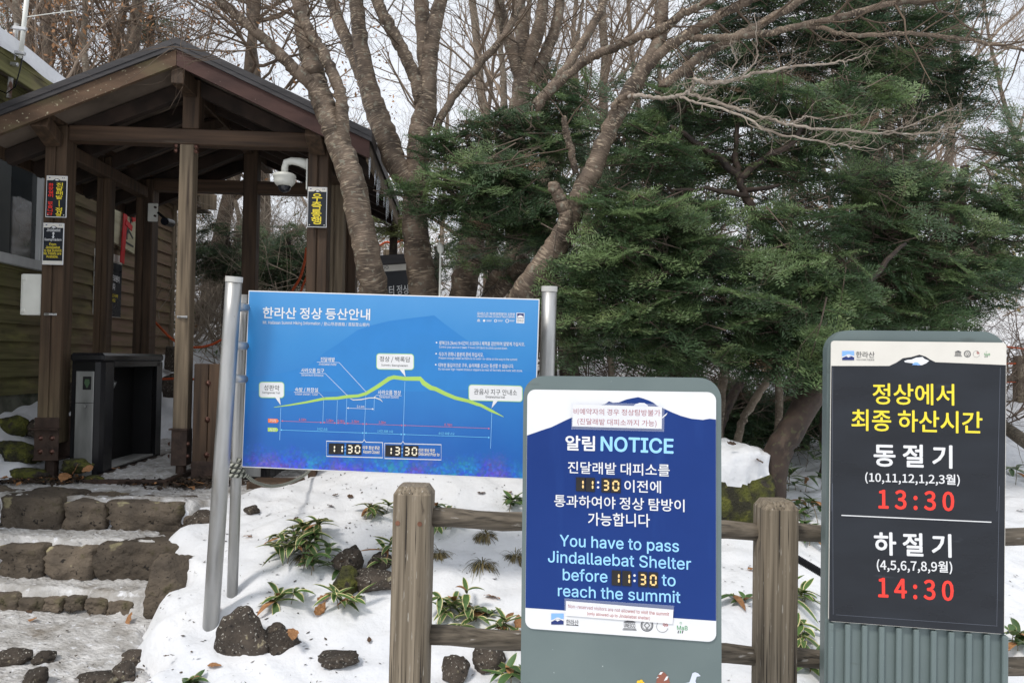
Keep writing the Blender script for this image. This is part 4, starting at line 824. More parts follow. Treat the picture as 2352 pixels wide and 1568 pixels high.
# ---------------- small signs on the shelter posts
def post_sign(label, c, d, reg, corners, painter, wd=.161, ht=.337):
    cx, cy = c; g = Vp(cx, cy, d); r = empty('post_sign', g, (0, 0, SHA), label, 'sign', 'small signs on the shelter posts')
    bd = Board(r, reg); bd.mb.box((0, .004, 0), (wd, .008, ht), bd.col(C_white), .001)
    painter(bd, wd, ht); bd.build('plate'); return r
def hdr(bd, wd, ht, foot=False):
    x, z = wd / 2 - .005, ht / 2 - .005; y0 = z - .033
    bd.poly([(-x, -z), (x, -z), (x, z), (-x, z)], C_coal, 1, local=True)
    bd.poly([(-x, y0), (-.03, y0), (-.012, y0 + .012), (.0, y0 + .015), (.012, y0 + .013), (.03, y0), (x, y0), (x, z), (-x, z)], C_band, 2, local=True)
    bd.poly([(-.016, y0 + .002), (-.004, y0 + .012), (.012, y0 + .008), (.02, y0 + .001), (.0, y0 - .003)], C_white, 3, local=True)
    for (a, c_) in ((-.055, .012), (.045, .006), (.058, .006)): bd.poly([(a - c_ / 2, z - .016), (a + c_ / 2, z - .016), (a + c_ / 2, z - .008), (a - c_ / 2, z - .008)], C_dblue, 3, local=True)
    if foot: bd.poly([(-x, -z), (x, -z), (x, -z + .026), (-x, -z + .026)], C_band, 2, local=True)
    for sx_ in (-1, 1): bd.poly([(sx_ * (x - .014) + .005 * math.cos(a), -z + .014 + .005 * math.sin(a)) for a in np.linspace(0, 6.28, 11)[:-1]], C_band, 3, local=True)
def vert_text(bd, s, x, y0, y1, wd, m, bold, reg=None, dx=0.0):
    n = len(s); st = (y1 - y0) / n
    for i, ch in enumerate(s):
        if ch == ' ': continue
        yy = y0 + st * (i + .5); xx = x + dx * i; bd.text(ch, xx - wd / 2, yy, xx + wd / 2, yy + 1, st * .86, m, bold, 4, reg)
def s1(bd, w_, h_):
    hdr(bd, w_, h_); vert_text(bd, '화장실이 없습니다', 366, 132, 366, 34, C_red, .03, dx=-1); vert_text(bd, '진달래밭', 428, 130, 250, 46, C_yel, .035, dx=-1)
    bd.line([(424, 256), (424, 304)], 5, C_yel, 4); bd.text('정', 398, 324, 444, 325, 30, C_yel, .035, 4); bd.text('상', 397, 354, 443, 355, 30, C_yel, .035, 4)
def s2(bd, w_, h_):
    hdr(bd, w_, h_, True)
    bd.text('Jindallaebat', 335, 468, 433, 470, 22, C_white, .012, 4); bd.line([(383, 490), (381, 522)], 8, C_white, 4); bd.poly([(383, 482), (372, 496), (394, 496)], C_white, 4); bd.poly([(381, 531), (370, 517), (392, 517)], C_white, 4)
    bd.text('Baengnokdam', 320, 538, 440, 541, 22, C_white, .012, 4)
    for tx, a, y, c_ in (('From', 355, 570, 402), ('Jindallaebat', 328, 592, 430), ('to the Summit', 315, 614, 441), ('No Toilets are', 313, 635, 438), ('Available.', 332, 657, 417)): bd.text(tx, a, y, c_, y + 2, 19, C_yel, .012, 4)
def s3(bd, w_, h_):
    hdr(bd, w_, h_)
    for ch, x, y in (('우', 405, 337), ('측', 402, 389), ('통', 400, 441), ('행', 399, 491)): bd.text(ch, x - 32, y, x + 32, y + 1, 48, C_yel, .035, 4, 'q')
post_sign('upper sign on the left post with red and yellow vertical Korean letters', (129.5, 451.5), 5.975, 'p', None, s1)
post_sign('lower sign on the left post with white and yellow English writing', (122, 560), 5.975, 'p', None, s2)
post_sign('sign on the right post with four yellow Korean letters', (728.5, 476), 6.14, 'q', None, s3, .158, .335)
# ---------------- poster and ribboned board on the cabin wall
po = at_shelter('wall_poster', -.668, 2.62, 1.685, 'black poster with white Korean writing on the weatherboard wall', 'poster')
po.rotation_euler = (0, 0, SHA + R(90)); bd = Board(po, 'p'); bd.mb.box((0, .004, 0), (.68, .006, .74), bd.col(C_band), .001)
bd.poly([(-.335, -.365), (.335, -.365), (.335, .27), (-.335, .27)], C_coal, 1, local=True)
bd.text('조요원이', 800, 806, 853, 826, 46, C_white, .03); bd.text('니다', 798, 868, 822, 876, 46, C_white, .03); bd.text('본', 672, 772, 690, 780, 46, C_white, .03)
bd.text('템 뒤쪽', 798, 934, 842, 945, 26, C_yel, .02); bd.text('세요', 798, 968, 824, 974, 26, C_yel, .02); bd.build('sheet')
rb = at_shelter('ribbon_board', -.64, 2.92, 2.41, 'cream wooden board with brush strokes and a red ribbon on the cabin wall', 'board')
rb.rotation_euler = (0, 0, SHA + R(90))
M_cwood = mat('cream_wood', (.36, .33, .22), (.52, .49, .34), (3, 3, 14), 6, rough=.7, bump=.2)
b = MB(); extr(b, [(-.50, -.20), (.30, -.28), (.33, .22), (.12, .30), (.05, .16), (-.3, .30), (-.48, .32)], 0, .04); q = b
for pts in ([(.02, .02), (.10, -.06), (.16, .06)], [(.18, .12), (.12, -.02), (.24, -.10)], [(.06, .10), (.08, -.14)], [(-.40, .12), (-.36, -.02), (-.30, .08)], [(-.02, -.17), (.26, -.20)]):
    for a, c_ in zip(pts, pts[1:]): b.beam((a[0], -.002, a[1]), (c_[0], -.002, c_[1]), .022, .006, 1, 0, up=(0, 1, 0.01))
b.build('plank', [M_cwood, C_ink], rb)
M_rib = mat('red_ribbon', (.42, .012, .015), (.55, .02, .025), (8, 8, 8), rough=.5)
b = MB(); b.beam((.10, -.03, .46), (.20, -.03, .10), .10, .012, 0, .003, up=(0, 1, .01)).beam((-.02, -.03, .36), (-.10, -.03, -.45), .10, .012, 0, .003, up=(0, 1, .01)).beam((-.05, -.04, .05), (.12, -.04, .0), .07, .012, 0, .003, up=(0, 1, .01)); b.build('ribbon', M_rib, rb)
# ---------------- black sign behind the trunks
xs_ = Vp(905, 760, 7.4); fs_ = empty('trail_sign', xs_, (0, 0, R(-6)), 'black sign with white Korean letters half hidden behind the cherry trunks', 'sign')
bd = Board(fs_, 'q', -.02); a, c_ = bd.pt(800, 735), bd.pt(1030, 1100)
bd.mb.box(((a[0] + c_[0]) / 2, .0, (a[1] + c_[1]) / 2 - .3), (c_[0] - a[0], .038, a[1] - c_[1] + .6), bd.col(C_coal), .003); bd.poly([(812, 780), (1024, 762), (1026, 815), (816, 830)], C_band, 1); bd.text('터 정상', 880, 952, 1012, 945, 62, C_white, .015); bd.disc(842, 803, 9, C_ink, 2, ring=3); bd.disc(866, 800, 9, C_ink, 2, ring=3)
bd.build('panel'); MB().box(((a[0] + c_[0]) / 2, .0, a[1] - .02), (c_[0] - a[0] + .03, .09, .10), 0, .01, Matrix.Rotation(R(-4), 3, 'Y')).build('cap', M_metal_roof, fs_)
for o in _to.values(): bpy.data.objects.remove(o)
# ================================================================ FENCE, ROPES, SMALL PLANTS, LITTER
M_fpost = mat('weathered_fence_post', (.105, .083, .057), (.27, .222, .162), (85, 85, 1.6), 8, .30, .66, rough=.85, bump=.5, bscale=(55, 55, 2.2), bdist=.006,
              extra=[((.032, .025, .019), (150, 150, 2.2), .60, .66), ((.05, .038, .028), (22, 22, 6), .66, .74), ((.40, .37, .32), (130, 130, 14), .64, .72), ((.10, .10, .04), (6, 6, 1.0), .6, .75)])
M_frail = mat('weathered_fence_rail', (.055, .045, .033), (.175, .145, .11), (2, 80, 80), 8, .30, .66, rough=.85, bump=.8, bscale=(3, 60, 60), bdist=.006,
              extra=[((.03, .025, .02), (2, 50, 50), .62, .70), ((.40, .37, .33), (14, 70, 70), .66, .74)])
M_peg = mat('wood_peg', (.14, .06, .035), (.22, .10, .06), (20, 20, 20), rough=.7)
def fence_post(par, base, top, r, rot, pegs):
    b = MB(); k = 8; h = (Vector(top) - Vector(base)).length
    prof = [(r, 0), (r, h - .028), (r, h - .028), (r * .74, h), (r * .74, h), (0.001, h + .001)]; K_ = 44
    vs = []; fs = []
    for rr_, z in prof:
        for j in range(K_):      # a squared-off log with rounded corners
            a = 2 * math.pi * (j + .5) / K_; q = (abs(math.cos(a)) ** 7 + abs(math.sin(a)) ** 7) ** (1 / 7)
            vs.append((rr_ * math.cos(a) / q, rr_ * math.sin(a) / q, z))
    for i in (0, 2, 4):
        for j in range(K_): fs.append((i * K_ + j, i * K_ + (j + 1) % K_, (i + 1) * K_ + (j + 1) % K_, (i + 1) * K_ + j))
    b.add(vs, fs); o = b.build('post', M_fpost, par, smooth=True, loc=Vector(base) - Vector(par.location))
    for f_ in o.data.polygons[K_:]: f_.use_smooth = False
    o.rotation_euler = (0, R(.4), rot)
    p = MB()
    for (x, z) in pegs: p.tube([(x, -r * .98, z), (x, -r * 1.0 - .002, z)], .0085, 10)
    if pegs: p.build('peg', M_peg, o)
    return o
p1t, p2t = Vp(947, 1112, 2.66), Vp(1777, 1147, 2.80)
fe = empty('post_and_rail_fence', (p1t.x, p1t.y, .02), label='weathered round rail wooden fence with chamfered posts behind the signs', cat='fence')
fl = Vector(fe.location)
h1 = p1t.z + .12
fence_post(fe, (p1t.x, p1t.y, -.12), p1t, .0675, R(-3), [(-.045, h1 - .125), (.033, h1 - .125), (-.045, h1 - .69), (.035, h1 - .70)])
fence_post(fe, (p2t.x, p2t.y, -.12), p2t, .0675, R(4), [])
p3 = p2t + (p2t - p1t) * .93; p3.z -= .02; fence_post(fe, (p3.x, p3.y, -.12), p3, .0675, R(2), [])
def rail(a, c, r):
    n = 14; pts = [Vector(a).lerp(Vector(c), i / n) + Vector((0, 0, .004 * math.sin(i * 1.7))) - fl for i in range(n + 1)]
    MB().tube(pts, [r * (1 + .03 * math.sin(i * 2.3)) for i in range(n + 1)], 14).build('rail', M_frail, fe, smooth=True)
for (ya, yb, r) in ((1187, 1222, .034), (1456, 1508, .035)):
    a = Vp(975, ya, 2.67); c = Vp(1777, yb, 2.83); rail(a, c, r); rail(c, c + (c - a) * .95 + Vector((0, 0, .03)), r)
# ---- ropes
def stripe_mat(name, c1, c2, freq):
    m = bpy.data.materials.new(name); m.use_nodes = True; t = m.node_tree; N = t.nodes.new; K = t.links.new
    u = N('ShaderNodeUVMap'); s = N('ShaderNodeSeparateXYZ'); K(u.outputs[0], s.inputs[0])
    a = N('ShaderNodeMath'); a.operation = 'MULTIPLY_ADD'; K(s.outputs[1], a.inputs[0]); a.inputs[1].default_value = freq; K(s.outputs[0], a.inputs[2])
    f = N('ShaderNodeMath'); f.operation = 'FRACT'; K(a.outputs[0], f.inputs[0]); g = N('ShaderNodeValToRGB'); K(f.outputs[0], g.inputs[0])
    e = g.color_ramp.elements; e[0].position = .42; e[0].color = (*c1, 1); e[1].position = .5; e[1].color = (*c2, 1)
    K(g.outputs[0], t.nodes['Principled BSDF'].inputs['Base Color']); t.nodes['Principled BSDF'].inputs['Roughness'].default_value = .9
    b_ = N('ShaderNodeBump'); b_.inputs['Strength'].default_value = .8; b_.inputs['Distance'].default_value = .004; w_ = N('ShaderNodeMath'); w_.operation = 'PINGPONG'; w_.inputs[1].default_value = .25
    K(a.outputs[0], w_.inputs[0]); K(w_.outputs[0], b_.inputs['Height']); K(b_.outputs[0], t.nodes['Principled BSDF'].inputs['Normal']); return m
M_rope = stripe_mat('black_white_rope', (.05, .055, .045), (.42, .43, .37), 42); M_orope = stripe_mat('orange_rope', (.50, .075, .02), (.62, .12, .04), 55)
def rope(label, pts, r, m, cat='rope', sub=8, sag=None):
    P_ = [Vector(p) for p in pts]; out = []
    for i in range(len(P_) - 1):
        p0, p1, p2, p3_ = P_[max(i - 1, 0)], P_[i], P_[i + 1], P_[min(i + 2, len(P_) - 1)]
        for k in range(sub):
            t = k / sub; out.append(.5 * ((2 * p1) + (p2 - p0) * t + (2 * p0 - 5 * p1 + 4 * p2 - p3_) * t * t + (3 * p1 - p0 - 3 * p2 + p3_) * t ** 3))
    out.append(P_[-1]); o0 = out[0].copy(); b = MB().tube([p - o0 for p in out], r, 8)
    o = b.build('rope', m, None, smooth=True, loc=o0); return tag(o, label, cat)
pole_c = Vp(543, 1078, 4.06)
coil = [pole_c + Vector((.040 * math.cos(a), .040 * math.sin(a), .05 - a * .0045)) for a in np.linspace(-1.2, 6.28 * 3.4, 44)]
rope('black and white twisted rope tied round the thin steel pole', coil + [Vp(562, 1090, 4.05), Vp(585, 1106, 4.25), Vp(622, 1116, 4.6), Vp(660, 1110, 5.0), Vp(700, 1090, 5.5), Vp(730, 1060, 5.9)], .0105, M_rope, sub=3)
rope('orange rope sagging across the snow behind the shelter', [Vp(330, 715, 8.3), Vp(358, 742, 8.2), Vp(400, 782, 8.1), Vp(440, 797, 8.1), Vp(480, 793, 8.2), Vp(515, 776, 8.3), Vp(560, 745, 8.5)], .014, M_orope)
rope('lower orange rope stretched between the gate and the centre post', [Vp(340, 868, 8.3), Vp(372, 870, 8.3), Vp(410, 869, 8.3), Vp(470, 872, 8.3)], .013, M_orope)
rope('orange rope hanging down beside the right shelter posts', [Vp(704, 570, 8.8), Vp(700, 600, 8.7), Vp(690, 636, 8.6), Vp(672, 666, 8.5), Vp(650, 700, 8.4)], .016, M_orope)
rope('second orange rope hanging just below the first at the right posts', [Vp(712, 590, 8.9), Vp(706, 630, 8.8), Vp(694, 660, 8.7), Vp(684, 700, 8.6)], .014, M_orope)
rope('orange rope of the distant path fence seen between the trunks', [Vp(860, 570, 11), Vp(876, 562, 11), Vp(888, 556, 11), Vp(905, 560, 11), Vp(925, 552, 11), Vp(950, 560, 11)], .016, M_orope)
rope('upper orange rope of the distant fence at the far right', [Vp(2270, 790, 9.6), Vp(2320, 797, 9.6), Vp(2400, 807, 9.6)], .012, M_orope); rope('middle orange rope of the distant fence at the far right', [Vp(2270, 836, 9.6), Vp(2320, 835, 9.6), Vp(2400, 832, 9.6)], .012, M_orope)
rope('lowest orange rope of the distant fence at the far right', [Vp(2270, 878, 9.6), Vp(2320, 877, 9.6), Vp(2400, 872, 9.6)], .012, M_orope)
q = Vp(888, 620, 11); o = MB().box((0, 0, -.15), (.10, .10, .9), 0, .01).build('rope_post', M_tan, None, loc=q); tag(o, 'short wooden rope post far behind the cherry trunks', 'post')
ff = empty('distant_fence', Vp(2346, 905, 9.6), label='small grey wooden fence far back at the right edge', cat='fence')
MB().box((0, 0, .17), (.16, .14, .66), 0, .02).build('post', M_fpost, ff)
b = MB(); b.tube([(-1.4, .02, .2), (0, .02, .19)], .045, 10); b.build('rail', M_frail, ff); b = MB(); b.tube([(-1.4, .02, -.12), (0, .02, -.13)], .045, 10); b.build('rail', M_frail, ff)
b = MB(); b.tube([(.0, .02, .19), (1.5, .02, .17)], .045, 10); b.build('rail', M_frail, ff)
a_, c_ = Vp(2296, 972, 6.3), Vp(2420, 1060, 5.9); o = MB().tube([(0, 0, 0), (c_ - a_) * .5, c_ - a_], [.05, .055, .052], 14).build('fallen_log', M_frail, None, smooth=True, loc=a_); tag(o, 'dark fallen log lying on the snow at the right edge', 'log')
a_, c_ = Vp(1800, 1264, 3.75), Vp(1905, 1326, 3.6); pts = [Vector((0, 0, 0)).lerp(c_ - a_, i / 60) for i in range(61)]
o = MB().tube(pts, [.0175 + (.0028 if i % 2 else 0) for i in range(61)], 12).build('corrugated_pipe', M_black, None, loc=a_); tag(o, 'black corrugated pipe crossing the snow behind the fence', 'pipe')
o = MB().tube([(0, 0, -.6), (0, 0, .345)], .0085, 8).build('marker_rod', M_white, None, loc=Vp(1010, 676, 5.75)); tag(o, 'thin white marker rod standing beside the cherry trunk', 'rod')
b = rock_mb((.028, .028, .045), 3, 2, .2); b.build('knot', M_white, o, smooth=True, loc=(0, 0, .36))
o = MB().box((0, 0, 0), (.42, .24, .07), 0, .008).box((.25, .05, .16), (.06, .06, .3)).build('timber_offcut', M_wood, None, loc=Vp(640, 1112, 5.75)); tag(o, 'dark timber offcut lying under the blue board beside the snow mound', 'timber')
M_dead = mat('dead_leaf', (.20, .09, .035), (.42, .22, .10), (30, 30, 30), rough=.75, isl=.3)
# ---- variegated bamboo grass
def leaf_material(name, inner, edge, wid):
    m = bpy.data.materials.new(name); m.use_nodes = True; t = m.node_tree; N = t.nodes.new; K = t.links.new; pb = t.nodes['Principled BSDF']; pb.inputs['Roughness'].default_value = .42
    u = N('ShaderNodeUVMap'); s = N('ShaderNodeSeparateXYZ'); K(u.outputs[0], s.inputs[0]); a = N('ShaderNodeMath'); a.operation = 'SUBTRACT'; K(s.outputs[0], a.inputs[0]); a.inputs[1].default_value = .5
    c = N('ShaderNodeMath'); c.operation = 'ABSOLUTE'; K(a.outputs[0], c.inputs[0]); tcn = N('ShaderNodeTexCoord'); nz = N('ShaderNodeTexNoise'); nz.inputs['Scale'].default_value = 22; K(tcn.outputs['Object'], nz.inputs['Vector'])
    d = N('ShaderNodeMath'); d.operation = 'MULTIPLY_ADD'; K(nz.outputs['Fac'], d.inputs[0]); d.inputs[1].default_value = .22; K(c.outputs[0], d.inputs[2])
    r = N('ShaderNodeMapRange'); r.inputs['From Min'].default_value = wid; r.inputs['From Max'].default_value = wid + .05; K(d.outputs[0], r.inputs['Value'])
    x = N('ShaderNodeMix'); x.data_type = 'RGBA'; K(r.outputs[0], x.inputs[0]); x.inputs[6].default_value = (*inner, 1); x.inputs[7].default_value = (*edge, 1)
    g = N('ShaderNodeNewGeometry'); r2 = N('ShaderNodeMapRange'); r2.inputs['To Min'].default_value = .65; r2.inputs['To Max'].default_value = 1.35; K(g.outputs['Random Per Island'], r2.inputs['Value'])
    h = N('ShaderNodeHueSaturation'); K(r2.outputs[0], h.inputs['Value']); K(x.outputs[2], h.inputs['Color']); K(h.outputs[0], pb.inputs['Base Color']); return m
M_sasa = leaf_material('variegated_leaf', (.075, .14, .036), (.66, .58, .30), .47); M_sasa2 = leaf_material('dark_bamboo_leaf', (.065, .125, .038), (.48, .46, .2), .54)
M_sstem = mat('plant_stem', (.12, .10, .05), (.2, .15, .08), rough=.8)
def blade(mb, p, d, ln, wd, droop, m=0, n=6):
    p = Vector(p); d = Vector(d).normalized(); side = d.cross(Vector((0, 0, 1)))
    side = side.normalized() if side.length > .01 else Vector((1, 0, 0)); vs = []; fs = []; uv = []
    for i in range(n + 1):
        t = i / n; w_ = wd * .5 * (math.sin(math.pi * min(1, t * .92 + .08)) ** .75 if t < 1 else 0) * (1 - .25 * t)
        c = p + d * (ln * t) + Vector((0, 0, -droop * ln * t * t)); up = side.cross(d).normalized()
        vs += [c - side * w_ + up * w_ * .35, c, c + side * w_ + up * w_ * .35]
    for i in range(n):
        for j in range(2):
            a = i * 3 + j; fs.append((a, a + 1, a + 4, a + 3)); uv.append([(j / 2, i / n), ((j + 1) / 2, i / n), ((j + 1) / 2, (i + 1) / n), (j / 2, (i + 1) / n)])
    mb.add(vs, fs, m, uv)
def sasa(px, py, shoots, label, seed, spread=.10, ln=.14, h=.12, m=None, d=None, wd=.044, cat='plant'):
    rnd = random.Random(seed); g, dd = on_ground(px, py)
    r = empty('bamboo_grass', g, label=label, cat=cat, group='bamboo grass clumps in the snow'); st = MB(); lv = MB()
    for k in range(shoots):
        a = rnd.uniform(0, 6.28); q = spread * rnd.random() ** .6; bx, by = q * math.cos(a), q * math.sin(a)
        bz = gz(g.x + bx, g.y + by) - g.z - .02; hh = h * rnd.uniform(.35, 1.15); ln2 = rnd.uniform(-.3, .3), rnd.uniform(-.4, .2)
        top = Vector((bx + ln2[0] * hh, by + ln2[1] * hh, bz + hh)); st.tube([(bx, by, bz), (top + Vector((bx, by, bz))) / 2 + Vector((.004, 0, .004)), top], .0022, 5)
        nl = rnd.randint(4, 7); a0 = rnd.uniform(0, 6.28)
        for i in range(nl):
            aa = a0 + i * 6.28 / nl + rnd.uniform(-.4, .4); el = rnd.uniform(-.35, .75)
            dv = Vector((math.cos(aa) * math.cos(el), math.sin(aa) * math.cos(el), math.sin(el)))
            blade(lv, top - Vector((0, 0, rnd.uniform(0, .3) * hh)), dv, ln * rnd.uniform(.55, 1.25), wd * rnd.uniform(.7, 1.2), rnd.uniform(.05, .5), 1 if rnd.random() < .08 else 0)
    st.build('stem', M_sstem, r); lv.build('leaves', [m or M_sasa, M_dead], r, smooth=True); return r
sasa(690, 1262, 15, 'largest bamboo grass clump with cream edged leaves below the blue board', 1, .17, .125, .16); sasa(745, 1300, 8, 'bamboo grass hanging over the brown rocks by the large clump', 2, .12, .125, .13, M_sasa2)
sasa(632, 1392, 2, 'young bamboo grass sprout with long leaves in front of the large clump', 3, .05, .17, .07, wd=.042); sasa(660, 1388, 1, 'single yellow edged bamboo sprout with upright leaves', 14, .02, .15, .12, wd=.042)
sasa(790, 1400, 3, 'thin bamboo grass growing from under the arched rock', 4, .06, .14, .10); sasa(868, 1185, 5, 'bamboo grass peeping out behind the left of the chamfered post', 5, .12, .12, .10)
sasa(880, 1290, 3, 'bamboo leaves bending beside the dark shaded rock', 6, .06, .14, .12); sasa(1010, 1180, 3, 'small bamboo sprig above the upper fence rail by the post', 7, .08, .12, .06, M_sasa2)
sasa(1180, 1170, 4, 'bamboo sprig half hidden behind the left edge of the notice stand', 8, .07, .13, .12, M_sasa2); sasa(1050, 1425, 9, 'dense bamboo clump with cream edged leaves right of the chamfered post', 9, .13, .13, .13)
sasa(1125, 1412, 2, 'little bamboo sprout in the snow between the two fence rails', 10, .03, .09, .05, M_sasa2); sasa(1165, 1462, 4, 'bamboo grass with dry tips just above the lower rail', 11, .07, .13, .08)
sasa(1190, 1560, 3, 'bamboo leaves at the picture bottom beside the notice stand', 12, .05, .12, .08, M_sasa2); sasa(1020, 1215, 3, 'bamboo leaves right behind the top of the chamfered post', 13, .07, .14, .10)
sasa(1690, 1385, 2, 'bamboo sprig in the snow between notice stand and bleached post', 15, .05, .13, .07, M_sasa2); sasa(1850, 1185, 7, 'bamboo grass beside the mossy boulder and leaning trunk', 16, .16, .14, .16, M_sasa2)
sasa(1855, 1235, 6, 'dark bamboo grass leaning over the upper rail by the charcoal sign', 17, .12, .14, .12, M_sasa2); sasa(1842, 1400, 4, 'bamboo grass beside the corrugated pipe below the upper rail', 18, .08, .13, .10)
sasa(1845, 1475, 3, 'upright bamboo leaves right of the bleached post', 19, .06, .15, .12); sasa(1850, 1530, 4, 'bamboo clump resting on the lower rail by the charcoal sign', 20, .07, .15, .10, M_sasa2)
sasa(2335, 1495, 3, 'bamboo leaves showing right of the fluted sign base', 21, .06, .14, .10, M_sasa2); sasa(1920, 1100, 6, 'bamboo grass in the snow behind the left edge of the charcoal sign', 22, .25, .16, .22, M_sasa2)
sasa(440, 1566, 2, 'tiny bamboo sprout at the bottom edge by the path', 23, .03, .07, .03, M_sasa2); sasa(470, 830, 4, 'dark bamboo sprigs on the far snow beyond the shelter', 24, .5, .14, .12, M_sasa2)
sasa(1840, 1120, 8, 'bamboo grass at the right foot of the mossy boulder', 25, .18, .15, .2, M_sasa2); sasa(1870, 1060, 9, 'dense dark bamboo grass behind the leaning yew trunk', 26, .3, .17, .3, M_sasa2); sasa(2335, 1100, 5, 'small bamboo grass far back at the right edge', 27, .25, .15, .16, M_sasa2)
# ---- grass tufts
M_tuft = mat('dry_grass', (.05, .055, .02), (.22, .17, .08), (9, 9, 9), rough=.9, isl=.5)
def tuft(px, py, label, seed, n=130, ln=.12):
    rnd = random.Random(seed); g, dd = on_ground(px, py); mb = MB()
    for k in range(n):
        a = rnd.uniform(0, 6.28); q = .035 * rnd.random(); p = Vector((q * math.cos(a), q * math.sin(a) * .5, rnd.uniform(-.01, .03)))
        blade(mb, p, (math.cos(a) * .8, math.sin(a) * .6 - .4, rnd.uniform(-.2, .9)), ln * rnd.uniform(.5, 1.2), .0055, rnd.uniform(.5, 1.6), n=4)
    o = mb.build('grass_tuft', M_tuft, None, loc=g); return tag(o, label, 'grass', 'grass tufts melting out of the snow')
for i, (x, y, lab) in enumerate(((1115, 1235, 'upper dry grass tuft midway between the fence rails'), (1108, 1300, 'larger dry grass tuft below the first one'), (1185, 1282, 'dry grass tuft at the left edge of the notice stand'), (1008, 1278, 'dark grass tuft beside the right side of the chamfered post'), (700, 1285, 'dry brown grass inside the largest bamboo clump'))):
    tuft(x, y, lab, 30 + i)
# ---- dead leaves, each its own object
M_dead = mat('dead_leaf', (.20, .09, .035), (.42, .22, .10), (30, 30, 30), rough=.75, isl=.3); M_dead2 = mat('dark_dead_leaf', (.055, .032, .020), (.12, .07, .04), (30, 30, 30), rough=.8)
def leaf_mesh(seed, m):
    rnd = random.Random(seed); mb = MB(); n = 7; vs = []; fs = []
    cu, cv = rnd.uniform(-3, 5), rnd.uniform(2, 8)
    for i in range(n + 1):
        t = i / n; w_ = .5 * math.sin(math.pi * t ** .8) ** .8 * .48 if 0 < t < 1 else .012
        w_ *= 1 + (.16 if i % 2 else -.05)
        for s_ in (-1, 0, 1): x = (t - .5); y = s_ * w_; vs.append((x, y, .10 * cu * x * x + .09 * cv * y * y + (.05 * rnd.uniform(-1, 1) if s_ else 0)))
    for i in range(n):
        for j in range(2): a = i * 3 + j; fs.append((a, a + 3, a + 4, a + 1))
    mb.add(vs, fs); o = mb.build('dead_leaf', m, None); return o
protos = [leaf_mesh(k, M_dead) for k in range(4)] + [leaf_mesh(k + 9, M_dead2) for k in range(3)]
LV = [(1165 / 2.613 / 1.1913, (900 + 1415 / 2.613) / 1.1913, 34, 0, 'curled brown leaf at the right end of the top step'), (1064 / 3.608, (1350 + 1075 / 3.027) / 1.1913, 34, 1, 'upright brown leaf on the icy path before the steps'),
      (75, 1428, 22, 2, 'small brown leaf on the icy path at left'), (68, 1407, 18, 4, 'dark leaf under the lowest step'), (500, 1405, 20, 0, 'brown leaf beside the thick steel pole foot'), (492, 1532, 28, 1, 'brown leaf left of the large angular rock'),
      (382, 1512, 18, 5, 'dark crumpled leaf near the snow-capped path stone'), (672, 1460, 46, 3, 'long tan leaf lying on the rounded rock'), (745, 1380, 34, 2, 'pale brown leaf below the bamboo clump'), (735, 1405, 40, 0, 'brown leaf in the snow under the thin bamboo'),
      (680, 1195, 20, 5, 'small dark leaf on snow above the large bamboo clump'), (570, 1235, 18, 1, 'tan leaf on snow right of the thin pole'), (760, 1165, 18, 4, 'dark leaf on the snow mound under the blue board'), (805, 1145, 18, 5, 'dark curled leaf higher on the snow mound'),
      (770, 1140, 16, 6, 'little dark leaf at the crest of the mound'), (848, 1475, 18, 6, 'dark leaf in the snow left of the fence post'), (925, 1545, 18, 4, 'dark curled leaf by the fence post foot'), (1170, 1135, 20, 2, 'tan leaf below the right corner of the blue board'),
      (1105, 1135, 18, 5, 'dark leaf on the mound right of the fence post top'), (1130, 1375, 34, 1, 'brown leaf on the snow left of the notice stand'), (1190, 1440, 36, 0, 'dry brown leaf standing by the notice stand edge'), (148, 1098, 44, 1, 'large dry leaf beside the left post foot'),
      (170, 1088, 34, 0, 'dry leaf leaning on the left post foot'), (168, 1128, 34, 3, 'tan leaf at the edge of the top step'), (200, 1083, 34, 2, 'brown leaf at the gate foot'), (212, 1105, 26, 1, 'brown leaf before the boardwalk'), (265, 1078, 26, 3, 'tan leaf at the gate corner'),
      (122, 1108, 26, 2, 'brown leaf on a mossy stone by the post'), (425, 1120, 30, 1, 'brown leaf at the centre post foot'), (455, 1112, 26, 0, 'tan leaf before the boarded panel'), (405, 1128, 22, 4, 'dark leaf beside the boardwalk'), (10, 1102, 30, 2, 'tan leaf between the mossy rocks at left'),
      (1700, 1045, 22, 4, 'dark leaf on the snowy cap of the boulder'), (1745, 1063, 30, 5, 'dark bent leaf on the right of the boulder cap'), (1680, 1022, 22, 6, 'dark leaf near the left of the boulder cap'), (1725, 1310, 22, 1, 'tan leaf left of the bleached post'), (2345, 1175, 16, 4, 'dark leaf on snow at the right edge')]
rr = random.Random(5)
for (x, y, s_, k, lab) in LV:
    if 'boulder cap' in lab: g = Vp(x, y, 4.72); dd = 4.72
    elif y < 1130 and x < 470: g = Vp(x, y, 5.75); dd = 5.75; g.z = max(g.z, gz(g.x, g.y) + .01)
    elif 'on the rounded rock' in lab: g = Vp(x, y, 3.6); dd = 3.6
    else: g, dd = on_ground(x, y)
    o = protos[k].copy(); COL.objects.link(o); o.location = g + Vector((0, 0, .012)); sz = s_ * dd / FPX * 1.15; o.scale = (sz, sz, sz)
    tilt = R(60) if 'upright' in lab or 'standing' in lab or 'leaning' in lab else rr.uniform(-.35, .35)
    o.rotation_euler = (rr.uniform(-.3, .6), tilt, rr.uniform(0, 6.28)); tag(o, lab, 'leaf', 'dead leaves on the snow')
for o in protos: bpy.data.objects.remove(o)
